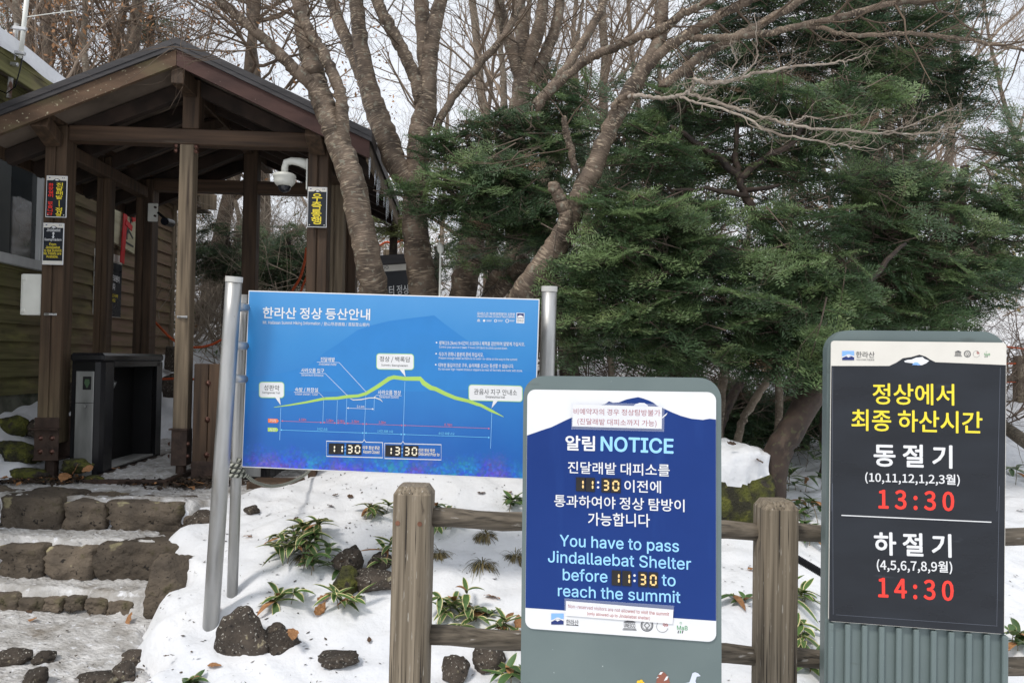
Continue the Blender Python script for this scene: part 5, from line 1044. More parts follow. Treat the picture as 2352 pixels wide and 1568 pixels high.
# ---- crumbled bark and leaf mould round the shelter feet
g0 = np.random.default_rng(21); n = 2600; cu = g0.choice(5, n, p=[.3, .15, .2, .2, .15]); cen = np.array([(.05, -.12), (.35, -.2), (1.1, -.22), (1.45, -.15), (-.2, .2)])[cu]; uu = cen[:, 0] + g0.normal(0, .17, n); vv = cen[:, 1] + g0.normal(0, .10, n)
wx = SHO.x + uu * math.cos(SHA) - vv * math.sin(SHA); wy = SHO.y + uu * math.sin(SHA) + vv * math.cos(SHA); zz = path_h(wx, wy) + .008 + .02 * g0.random(n)
a = g0.normal(0, 1, (n, 3)) * [1, 1, .45]; a /= np.linalg.norm(a, axis=1)[:, None]; b = np.cross(a, g0.normal(0, .5, (n, 3)) + [0, 0, 1.0]); b /= np.linalg.norm(b, axis=1)[:, None]; s_ = g0.uniform(.008, .032, n)[:, None]; c = np.stack([wx, wy, zz], -1)
tag(quads_object('leaf_mould', np.stack([c - a * s_, c - b * s_ * .6, c + a * s_, c + b * s_ * .6], 1), [mat('mould', (.022, .016, .012), (.07, .048, .032), (7, 7, 7), isl=.5, rough=.9), M_dead], midx=(g0.random(n) < .10).astype(int)), 'dark crumbled leaf mould round the feet of the shelter', 'litter', kind='stuff')
# ---- litter nobody could count
rg = np.random.default_rng(3); n = 9000
lx = rg.uniform(-4, 3.2, n); ly = 2.6 + 9.5 * rg.random(n) ** 1.3; ang = rg.uniform(0, 6.28, n); ln = rg.uniform(.004, .026, n) * (1 + .03 * ly); wd = ln * rg.uniform(.06, .3, n)
keep = (mnk := np.array([mnoise.noise(Vector((a * .9, c * .9, 3))) for a, c in zip(lx, ly)])) > -.25; lx, ly, ang, ln, wd = (q[keep] for q in (lx, ly, ang, ln, wd))
mm_ = path_m(lx, ly); hz_ = np.where(mm_ > .6, path_h(lx, ly) + .008, snow_h(lx, ly)) + .004
ca, sa = np.cos(ang), np.sin(ang); Q = np.zeros((len(lx), 4, 3)); cx = np.stack([lx, ly, hz_], -1); dv = np.stack([ca, sa, rg.uniform(-.1, .35, len(lx))], -1); sv = np.stack([-sa, ca, rg.uniform(-.2, .2, len(lx))], -1)
Q[:, 0] = cx - dv * ln[:, None] / 2; Q[:, 1] = cx - sv * wd[:, None]; Q[:, 2] = cx + dv * ln[:, None] / 2 + [0, 0, .002]; Q[:, 3] = cx + sv * wd[:, None]
tag(quads_object('needle_litter', Q, mat('litter', (.030, .022, .016), (.10, .07, .045), (7, 7, 7), rough=.9, isl=.5)), 'dark needles and twig bits scattered over the snow', 'litter', kind='stuff')
# ================================================================ BARE TREES
def bark(name, c1, c2, c3, ring=55, lich=None, amt=.5):
    """bark with short pale marks running round the stem (uses the tube's own around/along coordinates)"""
    m = bpy.data.materials.new(name); m.use_nodes = True; t = m.node_tree; N = t.nodes.new; K = t.links.new; pb = t.nodes['Principled BSDF']; pb.inputs['Roughness'].default_value = .75
    u = N('ShaderNodeUVMap'); s = N('ShaderNodeSeparateXYZ'); K(u.outputs[0], s.inputs[0])
    th = N('ShaderNodeMath'); th.operation = 'MULTIPLY'; K(s.outputs[0], th.inputs[0]); th.inputs[1].default_value = 2 * math.pi
    co, si = N('ShaderNodeMath'), N('ShaderNodeMath'); co.operation = 'COSINE'; si.operation = 'SINE'; K(th.outputs[0], co.inputs[0]); K(th.outputs[0], si.inputs[0])
    v = N('ShaderNodeMath'); v.operation = 'MULTIPLY'; K(s.outputs[1], v.inputs[0]); v.inputs[1].default_value = ring
    cb_ = N('ShaderNodeCombineXYZ'); K(co.outputs[0], cb_.inputs[0]); K(si.outputs[0], cb_.inputs[1]); K(v.outputs[0], cb_.inputs[2])
    n1 = N('ShaderNodeTexNoise'); n1.inputs['Scale'].default_value = 1.3; n1.inputs['Detail'].default_value = 5; K(cb_.outputs[0], n1.inputs['Vector'])
    r1 = N('ShaderNodeMapRange'); r1.inputs['From Min'].default_value = .54; r1.inputs['From Max'].default_value = .62; K(n1.outputs['Fac'], r1.inputs['Value'])
    tcn = N('ShaderNodeTexCoord'); n2 = N('ShaderNodeTexNoise'); n2.inputs['Scale'].default_value = 7; n2.inputs['Detail'].default_value = 6; K(tcn.outputs['Object'], n2.inputs['Vector'])
    r2 = N('ShaderNodeMapRange'); r2.inputs['From Min'].default_value = .35; r2.inputs['From Max'].default_value = .65; K(n2.outputs['Fac'], r2.inputs['Value'])
    a = N('ShaderNodeMix'); a.data_type = 'RGBA'; a.inputs[6].default_value = (*c1, 1); a.inputs[7].default_value = (*c2, 1); K(r2.outputs[0], a.inputs[0])
    n4 = N('ShaderNodeTexNoise'); n4.inputs['Scale'].default_value = 9; n4.inputs['Detail'].default_value = 4; K(tcn.outputs['Object'], n4.inputs['Vector'])
    r4 = N('ShaderNodeMapRange'); r4.inputs['From Min'].default_value = .38; r4.inputs['From Max'].default_value = .62; r4.inputs['To Min'].default_value = .12 * amt; r4.inputs['To Max'].default_value = amt; K(n4.outputs['Fac'], r4.inputs['Value'])
    f = N('ShaderNodeMath'); f.operation = 'MULTIPLY'; K(r1.outputs[0], f.inputs[0]); K(r4.outputs[0], f.inputs[1])
    b = N('ShaderNodeMix'); b.data_type = 'RGBA'; K(f.outputs[0], b.inputs[0]); K(a.outputs[2], b.inputs[6]); b.inputs[7].default_value = (*c3, 1); col = b.outputs[2]
    if lich:
        n3 = N('ShaderNodeTexNoise'); n3.inputs['Scale'].default_value = 23; n3.inputs['Detail'].default_value = 7; K(tcn.outputs['Object'], n3.inputs['Vector'])
        r3 = N('ShaderNodeMapRange'); r3.inputs['From Min'].default_value = .58; r3.inputs['From Max'].default_value = .68; r3.inputs['To Max'].default_value = .7; K(n3.outputs['Fac'], r3.inputs['Value'])
        c = N('ShaderNodeMix'); c.data_type = 'RGBA'; K(r3.outputs[0], c.inputs[0]); K(col, c.inputs[6]); c.inputs[7].default_value = (*lich, 1); col = c.outputs[2]
    K(col, pb.inputs['Base Color']); bn = N('ShaderNodeBump'); bn.inputs['Strength'].default_value = .9; bn.inputs['Distance'].default_value = .012; K(n1.outputs['Fac'], bn.inputs['Height']); K(bn.outputs[0], pb.inputs['Normal']); return m
B_cherry = bark('cherry_bark', (.055, .038, .026), (.185, .135, .097), (.44, .35, .25), 70, (.27, .26, .20), .8)
B_grey = bark('grey_bark', (.085, .064, .045), (.21, .165, .12), (.38, .32, .25), 45, (.30, .29, .23), .6)
B_oak = bark('oak_bark', (.050, .036, .025), (.14, .10, .070), (.20, .155, .11), 9, (.22, .19, .12), .5)
B_pale = bark('dead_branch_bark', (.24, .19, .15), (.40, .34, .28), (.5, .45, .4), 30, (.42, .40, .35), .6)
B_yew = bark('yew_bark', (.018, .011, .008), (.055, .034, .024), (.095, .065, .045), 7, (.075, .075, .035), .7)
B_twig = mat('twig_bark', (.085, .060, .045), (.17, .13, .10), (5, 5, 5), rough=.85); B_twigd = mat('dark_twig', (.075, .052, .036), (.16, .115, .08), (5, 5, 5), rough=.85)
B_twigp = mat('pale_twig', (.20, .16, .12), (.34, .29, .23), (5, 5, 5), rough=.85); B_far = mat('far_twig', (.17, .125, .09), (.31, .24, .18), (3, 3, 3), rough=.9)
def spline(P_, R_, sub=6, wob=0.0, rnd=None):
    out, rad = [], []
    for i in range(len(P_) - 1):
        p0, p1, p2, p3_ = P_[max(i - 1, 0)], P_[i], P_[i + 1], P_[min(i + 2, len(P_) - 1)]
        for k in range(sub):
            t = k / sub; q = .5 * ((2 * p1) + (p2 - p0) * t + (2 * p0 - 5 * p1 + 4 * p2 - p3_) * t * t + (3 * p1 - p0 - 3 * p2 + p3_) * t ** 3)
            if wob: q = q + Vector((rnd.gauss(0, wob), rnd.gauss(0, wob), rnd.gauss(0, wob)))
            out.append(q); rad.append((R_[i] * (1 - t) + R_[i + 1] * t) * (1 + .04 * math.sin(len(out) * 1.9)))
    out.append(P_[-1]); rad.append(R_[-1]); return out, rad
def grow(mb, rnd, p, d, ln, r, lev, up=.12, ang=.75, kids=(3, 5), seg=5, crook=.22, k=4, shrink=.62, tips=None, m=0):
    pts = [Vector(p)]; rad = [r]; dirs = []; d = Vector(d).normalized()
    for i in range(seg):
        d = (d + Vector((rnd.gauss(0, crook), rnd.gauss(0, crook), rnd.gauss(0, crook) + up))).normalized(); pts.append(pts[-1] + d * ln / seg)
        rad.append(r * (1 - .72 * (i + 1) / seg)); dirs.append(d)
    mb.tube(pts, rad, k if lev > 0 else 3, m, cap=False)
    if tips is not None and lev <= 1: tips.append((pts[-1], d))
    if lev <= 0: return
    for c in range(rnd.randint(*kids)):
        t = rnd.uniform(.25, 1.0); i = min(int(t * seg), seg - 1); q = pts[i].lerp(pts[i + 1], t * seg - i); dd = dirs[i]
        o = dd.orthogonal().normalized(); o.rotate(Matrix.Rotation(rnd.uniform(0, 6.28), 3, dd)); nd = (dd * math.cos(ang * rnd.uniform(.6, 1.3)) + o * math.sin(ang * rnd.uniform(.6, 1.3)))
        grow(mb, rnd, q, nd, ln * shrink * rnd.uniform(.7, 1.2), max(rad[i] * .62, .0012), lev - 1, up, ang, kids, max(3, seg - 1), crook, k, shrink, tips, m)
def px_limb(pts):     # (px, py, depth, radius px)
    return [Vp(x, y, d) for x, y, d, r in pts], [r * d / FPX for x, y, d, r in pts]
def tree(name, label, limbs, m, seed, twig=None, group=None, tw=dict(), base=None, cat='tree', sub=7, k=14, wob=.004, thin=1.0):
    rnd = random.Random(seed); P0, _ = px_limb(limbs[0][:1]); b0 = base or P0[0]
    r = empty(name, b0, label=label, cat=cat, group=group); mb = MB(); tb = MB(); b0 = Vector(b0)
    a = dict(n=10, ln=.7, r=.008, lev=2, up=.08, t0=.35, ang=.9, kids=(2, 4), crook=.2); a.update(tw)
    for limb in limbs:
        Q, rd = px_limb(limb); rd = [q * thin for q in rd]; pts, rad = spline(Q, rd, sub, wob, rnd); mb.tube([p - b0 for p in pts], rad, k)
        L_ = sum((pts[i + 1] - pts[i]).length for i in range(len(pts) - 1))
        for c in range(int(a['n'] * max(.4, L_))):
            t = rnd.uniform(a['t0'], 1); i = min(int(t * (len(pts) - 1)), len(pts) - 2); dd = (pts[i + 1] - pts[i]).normalized()
            if rad[i] > .06 or (name == 'leaning_tree' and rd[-1] > .02): continue
            o = dd.orthogonal().normalized(); o.rotate(Matrix.Rotation(rnd.uniform(0, 6.28), 3, dd)); nd = dd * math.cos(a['ang']) + o * math.sin(a['ang'])
            grow(tb, rnd, pts[i] - b0, nd, a['ln'] * rnd.uniform(.5, 1.3), min(a['r'], rad[i] * .6) * rnd.uniform(.6, 1.2), a['lev'], a['up'], .7, a['kids'], 5, a['crook'], 4)
    mb.build('trunk', m, r, smooth=True)
    if tb.v: tb.build('twigs', twig or B_twigd, r, smooth=True)
    return r
def foot(px, d, extra=0): # pixel row where the ground lies at this depth
    q = P(px, 800, d); z = gz(q[0], q[1]) - .08; v = np.array([q[0], q[1], z]) - CO; return 784 - FPX * (v @ CU) / (v @ CF)
def ft(px, d, r): return (px, foot(px, d), d, r)
# the cherry in front of the shelter's right eave
tree('cherry_tree', 'bare cherry tree with a curved banded trunk before the shelter roof corner', [
    [ft(885, 5.95, 40), (868, 760, 5.6, 36), (848, 610, 5.35, 31), (825, 501, 5.35, 30), (809, 417, 5.35, 30), (780, 337, 5.35, 29), (757, 273, 5.35, 27), (737, 225, 5.35, 26), (720, 161, 5.35, 24), (702, 96, 5.38, 20), (690, 32, 5.42, 16), (680, -60, 5.5, 13), (660, -220, 5.6, 8)],
    [(752, 262, 5.33, 18), (722, 205, 5.3, 16), (690, 172, 5.26, 15), (662, 145, 5.22, 14), (612, 95, 5.16, 12), (560, 48, 5.1, 11), (505, 0, 5.05, 10), (430, -70, 4.95, 7)],
    [(786, 330, 5.32, 17), (786, 273, 5.28, 15), (780, 209, 5.26, 14), (752, 145, 5.24, 13.5), (720, 87, 5.22, 13), (697, 48, 5.2, 12.5), (676, -10, 5.2, 12), (650, -120, 5.2, 8)]], B_cherry, 11, tw=dict(n=11, t0=.45, ln=.9))
# the double-stemmed cherry behind it
tree('cherry_tree', 'bare double stemmed cherry tree with moss dots on its trunk behind the curved cherry', [
    [ft(990, 6.3, 42), (988, 800, 6.3, 38), (975, 690, 6.3, 35), (962, 600, 6.3, 32), (952, 501, 6.3, 29), (957, 417, 6.3, 27), (962, 321, 6.3, 26), (977, 257, 6.3, 25), (980, 209, 6.3, 24), (986, 145, 6.28, 19), (994, 80, 6.26, 18), (1009, 16, 6.24, 16), (1030, -80, 6.2, 12)],
    [(955, 430, 6.3, 24), (915, 385, 6.3, 27), (890, 321, 6.3, 27), (864, 257, 6.3, 26), (845, 193, 6.32, 22), (827, 96, 6.35, 18), (819, 0, 6.4, 16), (812, -110, 6.45, 12)],
    [(862, 250, 6.32, 18), (838, 190, 6.38, 16), (812, 128, 6.42, 15), (777, 48, 6.5, 14), (760, 0, 6.55, 13), (720, -90, 6.6, 9)],
    [(968, 235, 6.28, 16), (955, 185, 6.24, 15), (928, 122, 6.18, 14.5), (896, 64, 6.12, 14), (864, 0, 6.06, 13), (830, -80, 6.0, 10)],
    [(978, 190, 6.3, 19), (976, 120, 6.34, 18), (972, 64, 6.38, 18), (966, 0, 6.42, 17), (955, -90, 6.5, 13)],
    [(1000, 300, 6.3, 9), (1040, 225, 6.35, 9), (1100, 150, 6.4, 9), (1160, 80, 6.45, 8), (1190, 20, 6.5, 8), (1230, -60, 6.5, 6)]], B_cherry, 12, tw=dict(n=10, t0=.45, ln=.9))
tree('cherry_tree', 'shadowy bare cherry tree close behind the double stemmed one', [
    [ft(1050, 7.3, 34), (1062, 690, 7.3, 32), (1078, 600, 7.3, 30), (1100, 470, 7.4, 28), (1175, 320, 7.4, 24), (1196, 210, 7.4, 22), (1200, 120, 7.45, 18), (1195, 30, 7.5, 15), (1170, -60, 7.6, 11)],
    [(1196, 200, 7.4, 18), (1216, 130, 7.35, 16), (1240, 60, 7.3, 15), (1250, -30, 7.3, 12)], [(1198, 190, 7.4, 15), (1170, 100, 7.3, 14), (1150, 20, 7.2, 12), (1140, -60, 7.1, 9)],
    [(1216, 190, 7.4, 14), (1255, 120, 7.4, 14), (1282, 40, 7.4, 12), (1290, -60, 7.4, 9)]], B_cherry, 13, tw=dict(n=7, t0=.4, ln=.9))
tree('cherry_tree', 'dark cherry stem leaning right under the evergreen boughs', [[ft(1090, 6.9, 30), (1130, 690, 6.9, 26), (1165, 620, 6.9, 23), (1200, 540, 7.0, 20), (1240, 440, 7.2, 17), (1280, 330, 7.3, 14)], [(1118, 700, 6.8, 20), (1170, 640, 6.7, 17), (1210, 590, 6.6, 13)]], B_cherry, 14, tw=dict(n=3))
# leaning tree with the sawn stump
tree('leaning_tree', 'big bare tree leaning right with a sawn stump branch and long limbs', [
    [ft(1110, 6.3, 44), (1150, 800, 5.6, 42), (1200, 690, 5.1, 38), (1245, 615, 5.0, 34), (1290, 548, 5.0, 30), (1318, 480, 5.0, 27), (1345, 420, 5.0, 25), (1368, 380, 5.0, 24), (1399, 298, 5.0, 21), (1441, 223, 5.0, 21), (1483, 149, 5.0, 19), (1516, 90, 5.0, 17), (1522, 30, 5.0, 14), (1520, -60, 5.0, 12)],
    [(1255, 600, 4.98, 20), (1290, 540, 4.93, 19), (1299, 500, 4.9, 17), (1291, 468, 4.88, 16), (1278, 440, 4.86, 15), (1272, 424, 4.85, 15)],
    [(1322, 400, 4.97, 8), (1313, 350, 4.93, 9), (1302, 312, 4.9, 9), (1294, 270, 4.88, 7)],
    [(1478, 165, 5.0, 14), (1520, 118, 4.96, 13), (1557, 93, 4.93, 13), (1608, 60, 4.9, 12), (1678, 23, 4.86, 11), (1730, -5, 4.82, 10), (1800, -60, 4.8, 7)],
    [(1230, 250, 5.3, 11), (1268, 205, 5.25, 11), (1352, 135, 5.15, 11), (1413, 109, 5.08, 11), (1468, 86, 5.0, 11), (1515, 70, 4.96, 11), (1562, 37, 4.9, 10), (1632, 0, 4.85, 9), (1720, -50, 4.8, 6)],
    [(1575, 84, 4.94, 9), (1620, 88, 4.88, 9), (1678, 86, 4.8, 9), (1771, 74, 4.7, 8.5), (1840, 58, 4.62, 8), (1911, 42, 4.55, 8), (2051, 9, 4.45, 7.5), (2139, 0, 4.4, 7), (2300, -40, 4.3, 4)],
    [(1830, 60, 4.63, 5), (1888, 65, 4.58, 5.5), (1957, 81, 4.52, 5.5), (2074, 77, 4.45, 5), (2190, 88, 4.4, 4.6), (2283, 102, 4.35, 4.2), (2380, 120, 4.3, 3)],
    [(1520, 200, 5.0, 12), (1562, 168, 4.98, 12), (1608, 130, 4.95, 11.5), (1678, 93, 4.9, 11), (1748, 56, 4.86, 11), (1841, 0, 4.8, 10), (1930, -60, 4.75, 7)],
    [(1230, 240, 5.9, 12), (1290, 170, 5.9, 11), (1340, 95, 5.9, 11), (1390, 0, 5.9, 10), (1420, -80, 5.9, 7)],
    [(1405, 290, 4.97, 9), (1412, 240, 4.93, 8), (1432, 225, 4.9, 8), (1456, 222, 4.85, 8)]], B_cherry, 15, thin=.9, tw=dict(n=8, t0=.42, ln=.6, up=.04))
tree('dead_branch', 'pale bare dead branch with forked twigs reaching across the evergreen', [
    [(1445, 222, 4.86, 7), (1480, 222, 4.8, 6.5), (1515, 226, 4.75, 6.5), (1550, 222, 4.7, 6), (1580, 212, 4.65, 6), (1592, 196, 4.62, 5.5), (1594, 182, 4.6, 6), (1615, 190, 4.55, 6.5), (1645, 191, 4.5, 6.5), (1690, 184, 4.45, 5.5), (1725, 172, 4.4, 5), (1818, 154, 4.3, 4), (1900, 147, 4.2, 3.2), (1957, 138, 4.15, 2.4), (2000, 116, 4.1, 1.4)],
    [(1580, 213, 4.65, 5), (1608, 223, 4.6, 5.5), (1701, 251, 4.5, 5.2), (1760, 270, 4.42, 4.6), (1818, 289, 4.35, 4.4), (1934, 298, 4.25, 3.8), (2027, 307, 4.18, 3.2), (2121, 307, 4.1, 2.6), (2180, 295, 4.06, 2), (2218, 279, 4.04, 1.3)],
    [(1562, 222, 4.67, 4), (1600, 236, 4.55, 4), (1701, 265, 4.4, 4), (1771, 303, 4.3, 3.8), (1864, 321, 4.2, 3), (1940, 335, 4.12, 2.2), (2013, 344, 4.05, 1.3)],
    [(1700, 180, 4.43, 2.6), (1735, 140, 4.4, 2.4), (1738, 100, 4.38, 2), (1733, 30, 4.36, 1.2)], [(1665, 186, 4.46, 2.8), (1690, 140, 4.42, 2.2), (1676, 100, 4.4, 1.6)],
    [(2027, 307, 4.18, 2.4), (2100, 285, 4.1, 2), (2160, 260, 4.05, 1.5), (2206, 238, 4.0, 1)], [(1818, 289, 4.35, 2.6), (1850, 268, 4.3, 2.2), (1900, 275, 4.25, 1.6), (1955, 262, 4.2, 1)]], B_pale, 16, B_twigp, cat='branch', k=8, thin=.72,
    tw=dict(n=24, ln=.15, r=.0036, lev=1, up=.10, t0=.1, ang=.8, kids=(1, 3), crook=.25), base=Vp(1445, 222, 4.86))
for i, (pts, lab, m) in enumerate((([ft(1640, 5.9, 11), (1655, 930, 5.9, 11), (1663, 859, 5.9, 10), (1690, 780, 6.0, 9), (1715, 700, 6.1, 7)], 'thin pale stem close right of the notice stand', B_grey),
        ([ft(1682, 5.7, 10), (1697, 1000, 5.7, 9), (1725, 930, 5.7, 9), (1760, 876, 5.7, 8.5), (1765, 820, 5.7, 8), (1750, 760, 5.8, 6)], 'thin lichened stem leaning right behind the mossy boulder', B_grey),
        ([ft(1630, 6.2, 18), (1650, 980, 6.2, 16), (1672, 930, 6.2, 13), (1700, 880, 6.3, 9)], 'reddish forked stem just behind the right edge of the notice stand', B_yew),
        ([ft(1785, 6.5, 9), (1790, 900, 6.5, 9), (1780, 830, 6.5, 8), (1800, 740, 6.6, 7)], 'slim grey stem left of the leaning yew trunk', B_grey),
        ([ft(1400, 6.2, 8), (1405, 840, 6.2, 7), (1395, 760, 6.2, 6), (1420, 690, 6.2, 5)], 'slim pale stem in the shade above the notice stand', B_grey),
        ([ft(1880, 6.4, 9), (1900, 1040, 6.4, 9), (1890, 980, 6.3, 8), (1905, 900, 6.3, 7)], 'dark slim stem at the left edge of the charcoal sign', B_yew))):
    tree('sapling', lab, [pts], m, 40 + i, B_twig, 'thin stems under the evergreen', dict(n=9, ln=.35, r=.004, t0=.3), k=9)
tree('leaning_tree', 'bare branch tree leaning up right across the snow behind the shelter', [[(424, 785, 13.5, 20), (437, 742, 13.5, 19), (470, 700, 13.5, 17), (520, 655, 13.5, 15), (570, 610, 13.6, 14), (640, 560, 13.7, 12), (700, 520, 13.8, 9)], [(500, 670, 13.5, 10), (530, 600, 13.4, 8), (550, 520, 13.3, 6), (540, 460, 13.3, 4)], [(600, 590, 13.6, 8), (660, 600, 13.5, 7), (720, 580, 13.5, 5)]], B_grey, 51, B_twigp, tw=dict(n=13, ln=.8, r=.008, t0=.15, lev=2))
# oaks with brown leaves kept on, behind the roof
M_oakl = mat('brown_oak_leaf', (.24, .115, .05), (.46, .25, .12), (2, 2, 2), rough=.8, isl=.4)
def add_leaves(r, tips, n, seed, m, size=.05, name='leaves'):
    g = np.random.default_rng(seed); idx = g.integers(0, len(tips), n); c = np.array([tips[i][0][:] for i in idx]) + g.normal(0, .12, (n, 3))
    a = g.normal(0, 1, (n, 3)); a /= np.linalg.norm(a, axis=1)[:, None]; b = np.cross(a, g.normal(0, 1, (n, 3))); b /= np.linalg.norm(b, axis=1)[:, None]
    s = size * g.uniform(.5, 1.2, n)[:, None]; Q = np.stack([c - a * s, c - b * s * .42, c + a * s, c + b * s * .42], 1); quads_object(name, Q, m, r)
def oak(px, d, rpx, lean, seed, label, leaves=700, fork=.35):
    rnd = random.Random(seed); g = Vp(px, foot(px, d), d); r = empty('oak_tree', g, label=label, cat='tree', group='oaks with brown leaves behind the shelter'); mb = MB(); tb = MB(); tips = []
    R0 = rpx * d / FPX; H = 8.5; pts = [Vector((lean * t + .15 * math.sin(t * 5 + seed), .1 * math.cos(t * 4), H * t)) for t in np.linspace(0, 1, 9)]; rad = [R0 * (1.25 - .8 * t) for t in np.linspace(0, 1, 9)]; pts, rad = spline(pts, rad, 4, .01, rnd); mb.tube(pts, rad, 12)
    for c in range(17):
        t = rnd.uniform(fork, .98); i = int(t * (len(pts) - 2)); a = rnd.uniform(0, 6.28)
        grow(tb, rnd, pts[i], (math.cos(a), math.sin(a), .55), rnd.uniform(1.6, 3.0), rad[i] * .38, 3, .07, .8, (3, 5), 6, .24, 5, .58, tips)
    mb.build('trunk', B_oak, r, smooth=True); tb.build('branches', B_twigd, r, smooth=True)
    if leaves: add_leaves(r, tips, leaves, seed, M_oakl)
    return r
oak(92, 12.5, 13, .2, 1, 'brown leaved oak left of the antenna behind the cabin roof', 1500, .3); oak(148, 13.5, 17, -.5, 2, 'oak with deeply furrowed trunk behind the left roof slope', 1500, .3); oak(205, 15, 12, .7, 3, 'slender oak leaning right behind the left roof slope', 1300, .3)
oak(268, 13, 16, .15, 4, 'stout upright oak just left of the shelter ridge', 1500, .3); oak(480, 14, 16, .9, 5, 'oak leaning right behind the right roof slope', 1300, .3); oak(600, 17, 12, -.4, 6, 'grey oak further back above the right roof slope', 900, .3); oak(20, 16, 14, .6, 7, 'oak at the far left corner behind the antenna', 1100, .3)
# ---- bare woods: five built trees, copied
def woods_tree(seed, H=8.0):
    rnd = random.Random(seed); r = empty('bare_tree', (0, 0, 0)); mb = MB(); tb = MB(); n = rnd.choice((1, 2, 2))
    for s_ in range(n):
        a = rnd.uniform(0, 6.28); ln = .35 if n > 1 else .1
        pts = [Vector((ln * math.cos(a) * t * 3 + .15 * math.sin(t * 6 + s_), ln * math.sin(a) * t * 3, H * t)) for t in np.linspace(0, 1, 7)]; R0 = rnd.uniform(.045, .085); rad = [R0 * (1.15 - .95 * t) for t in np.linspace(0, 1, 7)]; pts, rad = spline(pts, rad, 3, .015, rnd); mb.tube(pts, rad, 8)
        for c in range(15):
            t = rnd.uniform(.16, .95); i = int(t * (len(pts) - 2)); b = rnd.uniform(0, 6.28); grow(tb, rnd, pts[i], (math.cos(b), math.sin(b), .9), rnd.uniform(1.3, 2.6), rad[i] * .45, 3, .09, .65, (3, 5), 5, .18, 4, .62)
    mb.build('trunk', B_grey, r, smooth=True); tb.build('branches', B_far, r, smooth=True); return r
wp_ = [woods_tree(100 + k) for k in range(5)]; rr = random.Random(77)
spots = []
for k in range(36):
    d = 9.5 + 26 * (k / 36) ** 1.2; px = rr.uniform(-150, 2500)
    if d < 17 and 330 < px < 800: px += 500 if px > 560 else -450
    spots.append((px, d))
side = lambda px: 'left' if px < 800 else ('centre' if px < 1600 else 'right')
for k, (px, d) in enumerate(spots):
    o = wp_[k % 5] if k < 5 else wp_[k % 5].copy()
    if k >= 5:
        COL.objects.link(o)
        for ch in wp_[k % 5].children: c = ch.copy(); COL.objects.link(c); c.parent = o
    g = P(px, 800, d); s_ = rr.uniform(.75, 1.15) * (1 + .010 * d); o.location = (g[0], g[1], gz(g[0], g[1]) - .1); o.rotation_euler = (0, 0, rr.uniform(0, 6.28)); o.scale = (s_, s_, s_)
    tag(o, 'leafless grey tree in the winter woods behind the shelter and evergreens', 'tree', 'bare trees of the winter woods')
for k, (px, d, h_) in enumerate(((1330, 9.2, .8), (1420, 10, .9), (1120, 9.0, .9), (2300, 8.5, .8), (2230, 9.5, .9))): pass
# ================================================================ EVERGREENS
def needle_mat(name, c1, c2, c3):
    m = mat(name, c1, c2, (1.6, 1.6, 1.6), 4, .35, .65, rough=.45, spec=.45, isl=.35, extra=[(c3, (4.5, 4.5, 4.5), .56, .70)])
    t = m.node_tree; pb = t.nodes['Principled BSDF']; src = pb.inputs['Base Color'].links[0].from_socket
    tl = t.nodes.new('ShaderNodeBsdfTranslucent'); mx = t.nodes.new('ShaderNodeMixShader'); mx.inputs[0].default_value = .34
    t.links.new(src, tl.inputs['Color']); t.links.new(pb.outputs[0], mx.inputs[1]); t.links.new(tl.outputs[0], mx.inputs[2]); t.links.new(mx.outputs[0], t.nodes['Material Output'].inputs['Surface'])
    return m
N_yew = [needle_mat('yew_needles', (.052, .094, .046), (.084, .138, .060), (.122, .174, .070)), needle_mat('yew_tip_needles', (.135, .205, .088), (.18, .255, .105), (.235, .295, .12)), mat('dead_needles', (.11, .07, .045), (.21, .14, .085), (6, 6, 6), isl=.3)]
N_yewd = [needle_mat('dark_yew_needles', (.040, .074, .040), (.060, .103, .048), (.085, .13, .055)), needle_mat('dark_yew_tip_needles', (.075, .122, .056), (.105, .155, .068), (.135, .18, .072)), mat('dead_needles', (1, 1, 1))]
def bough(seed, L_=.40, nl=.046, pitch=.0150, wd=.0084):
    """one spray: a drooping axis with side twigs, every twig set with two ranks of needles; returns needle quads and twig polylines"""
    g = np.random.default_rng(seed); quads = []; twigs = []
    def dress(p0, d, ln, droop):
        n = max(3, int(ln / pitch)); t = np.linspace(.06, 1, n); up = np.array([0, 0, 1.0])
        pts = p0 + np.outer(t * ln, d) - np.outer((t * ln) ** 2 * droop, up); twigs.append((p0, pts[n // 2], pts[-1]))
        sd = np.cross(d, up); sd /= np.linalg.norm(sd) + 1e-9
        for s_ in (-1, 1):
            k = len(pts); fw = g.uniform(.35, .75, k)[:, None]; lift = g.uniform(-.15, .5, k)[:, None]
            nd = sd * s_ * (1 - .25 * fw) + d * fw + up * lift + g.normal(0, .12, (k, 3)); nd /= np.linalg.norm(nd, axis=1)[:, None]
            le = nl * g.uniform(.75, 1.15, k)[:, None] * (1 - .35 * t[:, None] ** 4); w_ = np.cross(nd, up + g.normal(0, .35, (k, 3))); w_ /= np.linalg.norm(w_, axis=1)[:, None]; w_ *= wd * .5
            quads.append(np.stack([pts, pts + nd * le * .4 + w_, pts + nd * le, pts + nd * le * .4 - w_], 1))
    dress(np.zeros(3), np.array([1.0, 0, 0]), L_, .25)
    for i, x in enumerate(np.arange(.05, L_ * .95, .042)):
        for s_ in (-1, 1):
            if g.random() < .12: continue
            a = R(g.uniform(38, 62)) * s_; d = np.array([math.cos(a), math.sin(a), g.uniform(-.25, .12)]); d /= np.linalg.norm(d)
            ln = (.05 + .13 * (1 - x / L_) ** .7 * min(1, x / .07)) * g.uniform(.65, 1.15); dress(np.array([x, 0, -.25 * x * x]), d, ln, .8)
    return np.concatenate(quads), twigs
BOUGHS = [bough(k) for k in range(5)]; BOUGHS_FAR = [bough(20 + k, .50, .052, .024, .011) for k in range(4)]
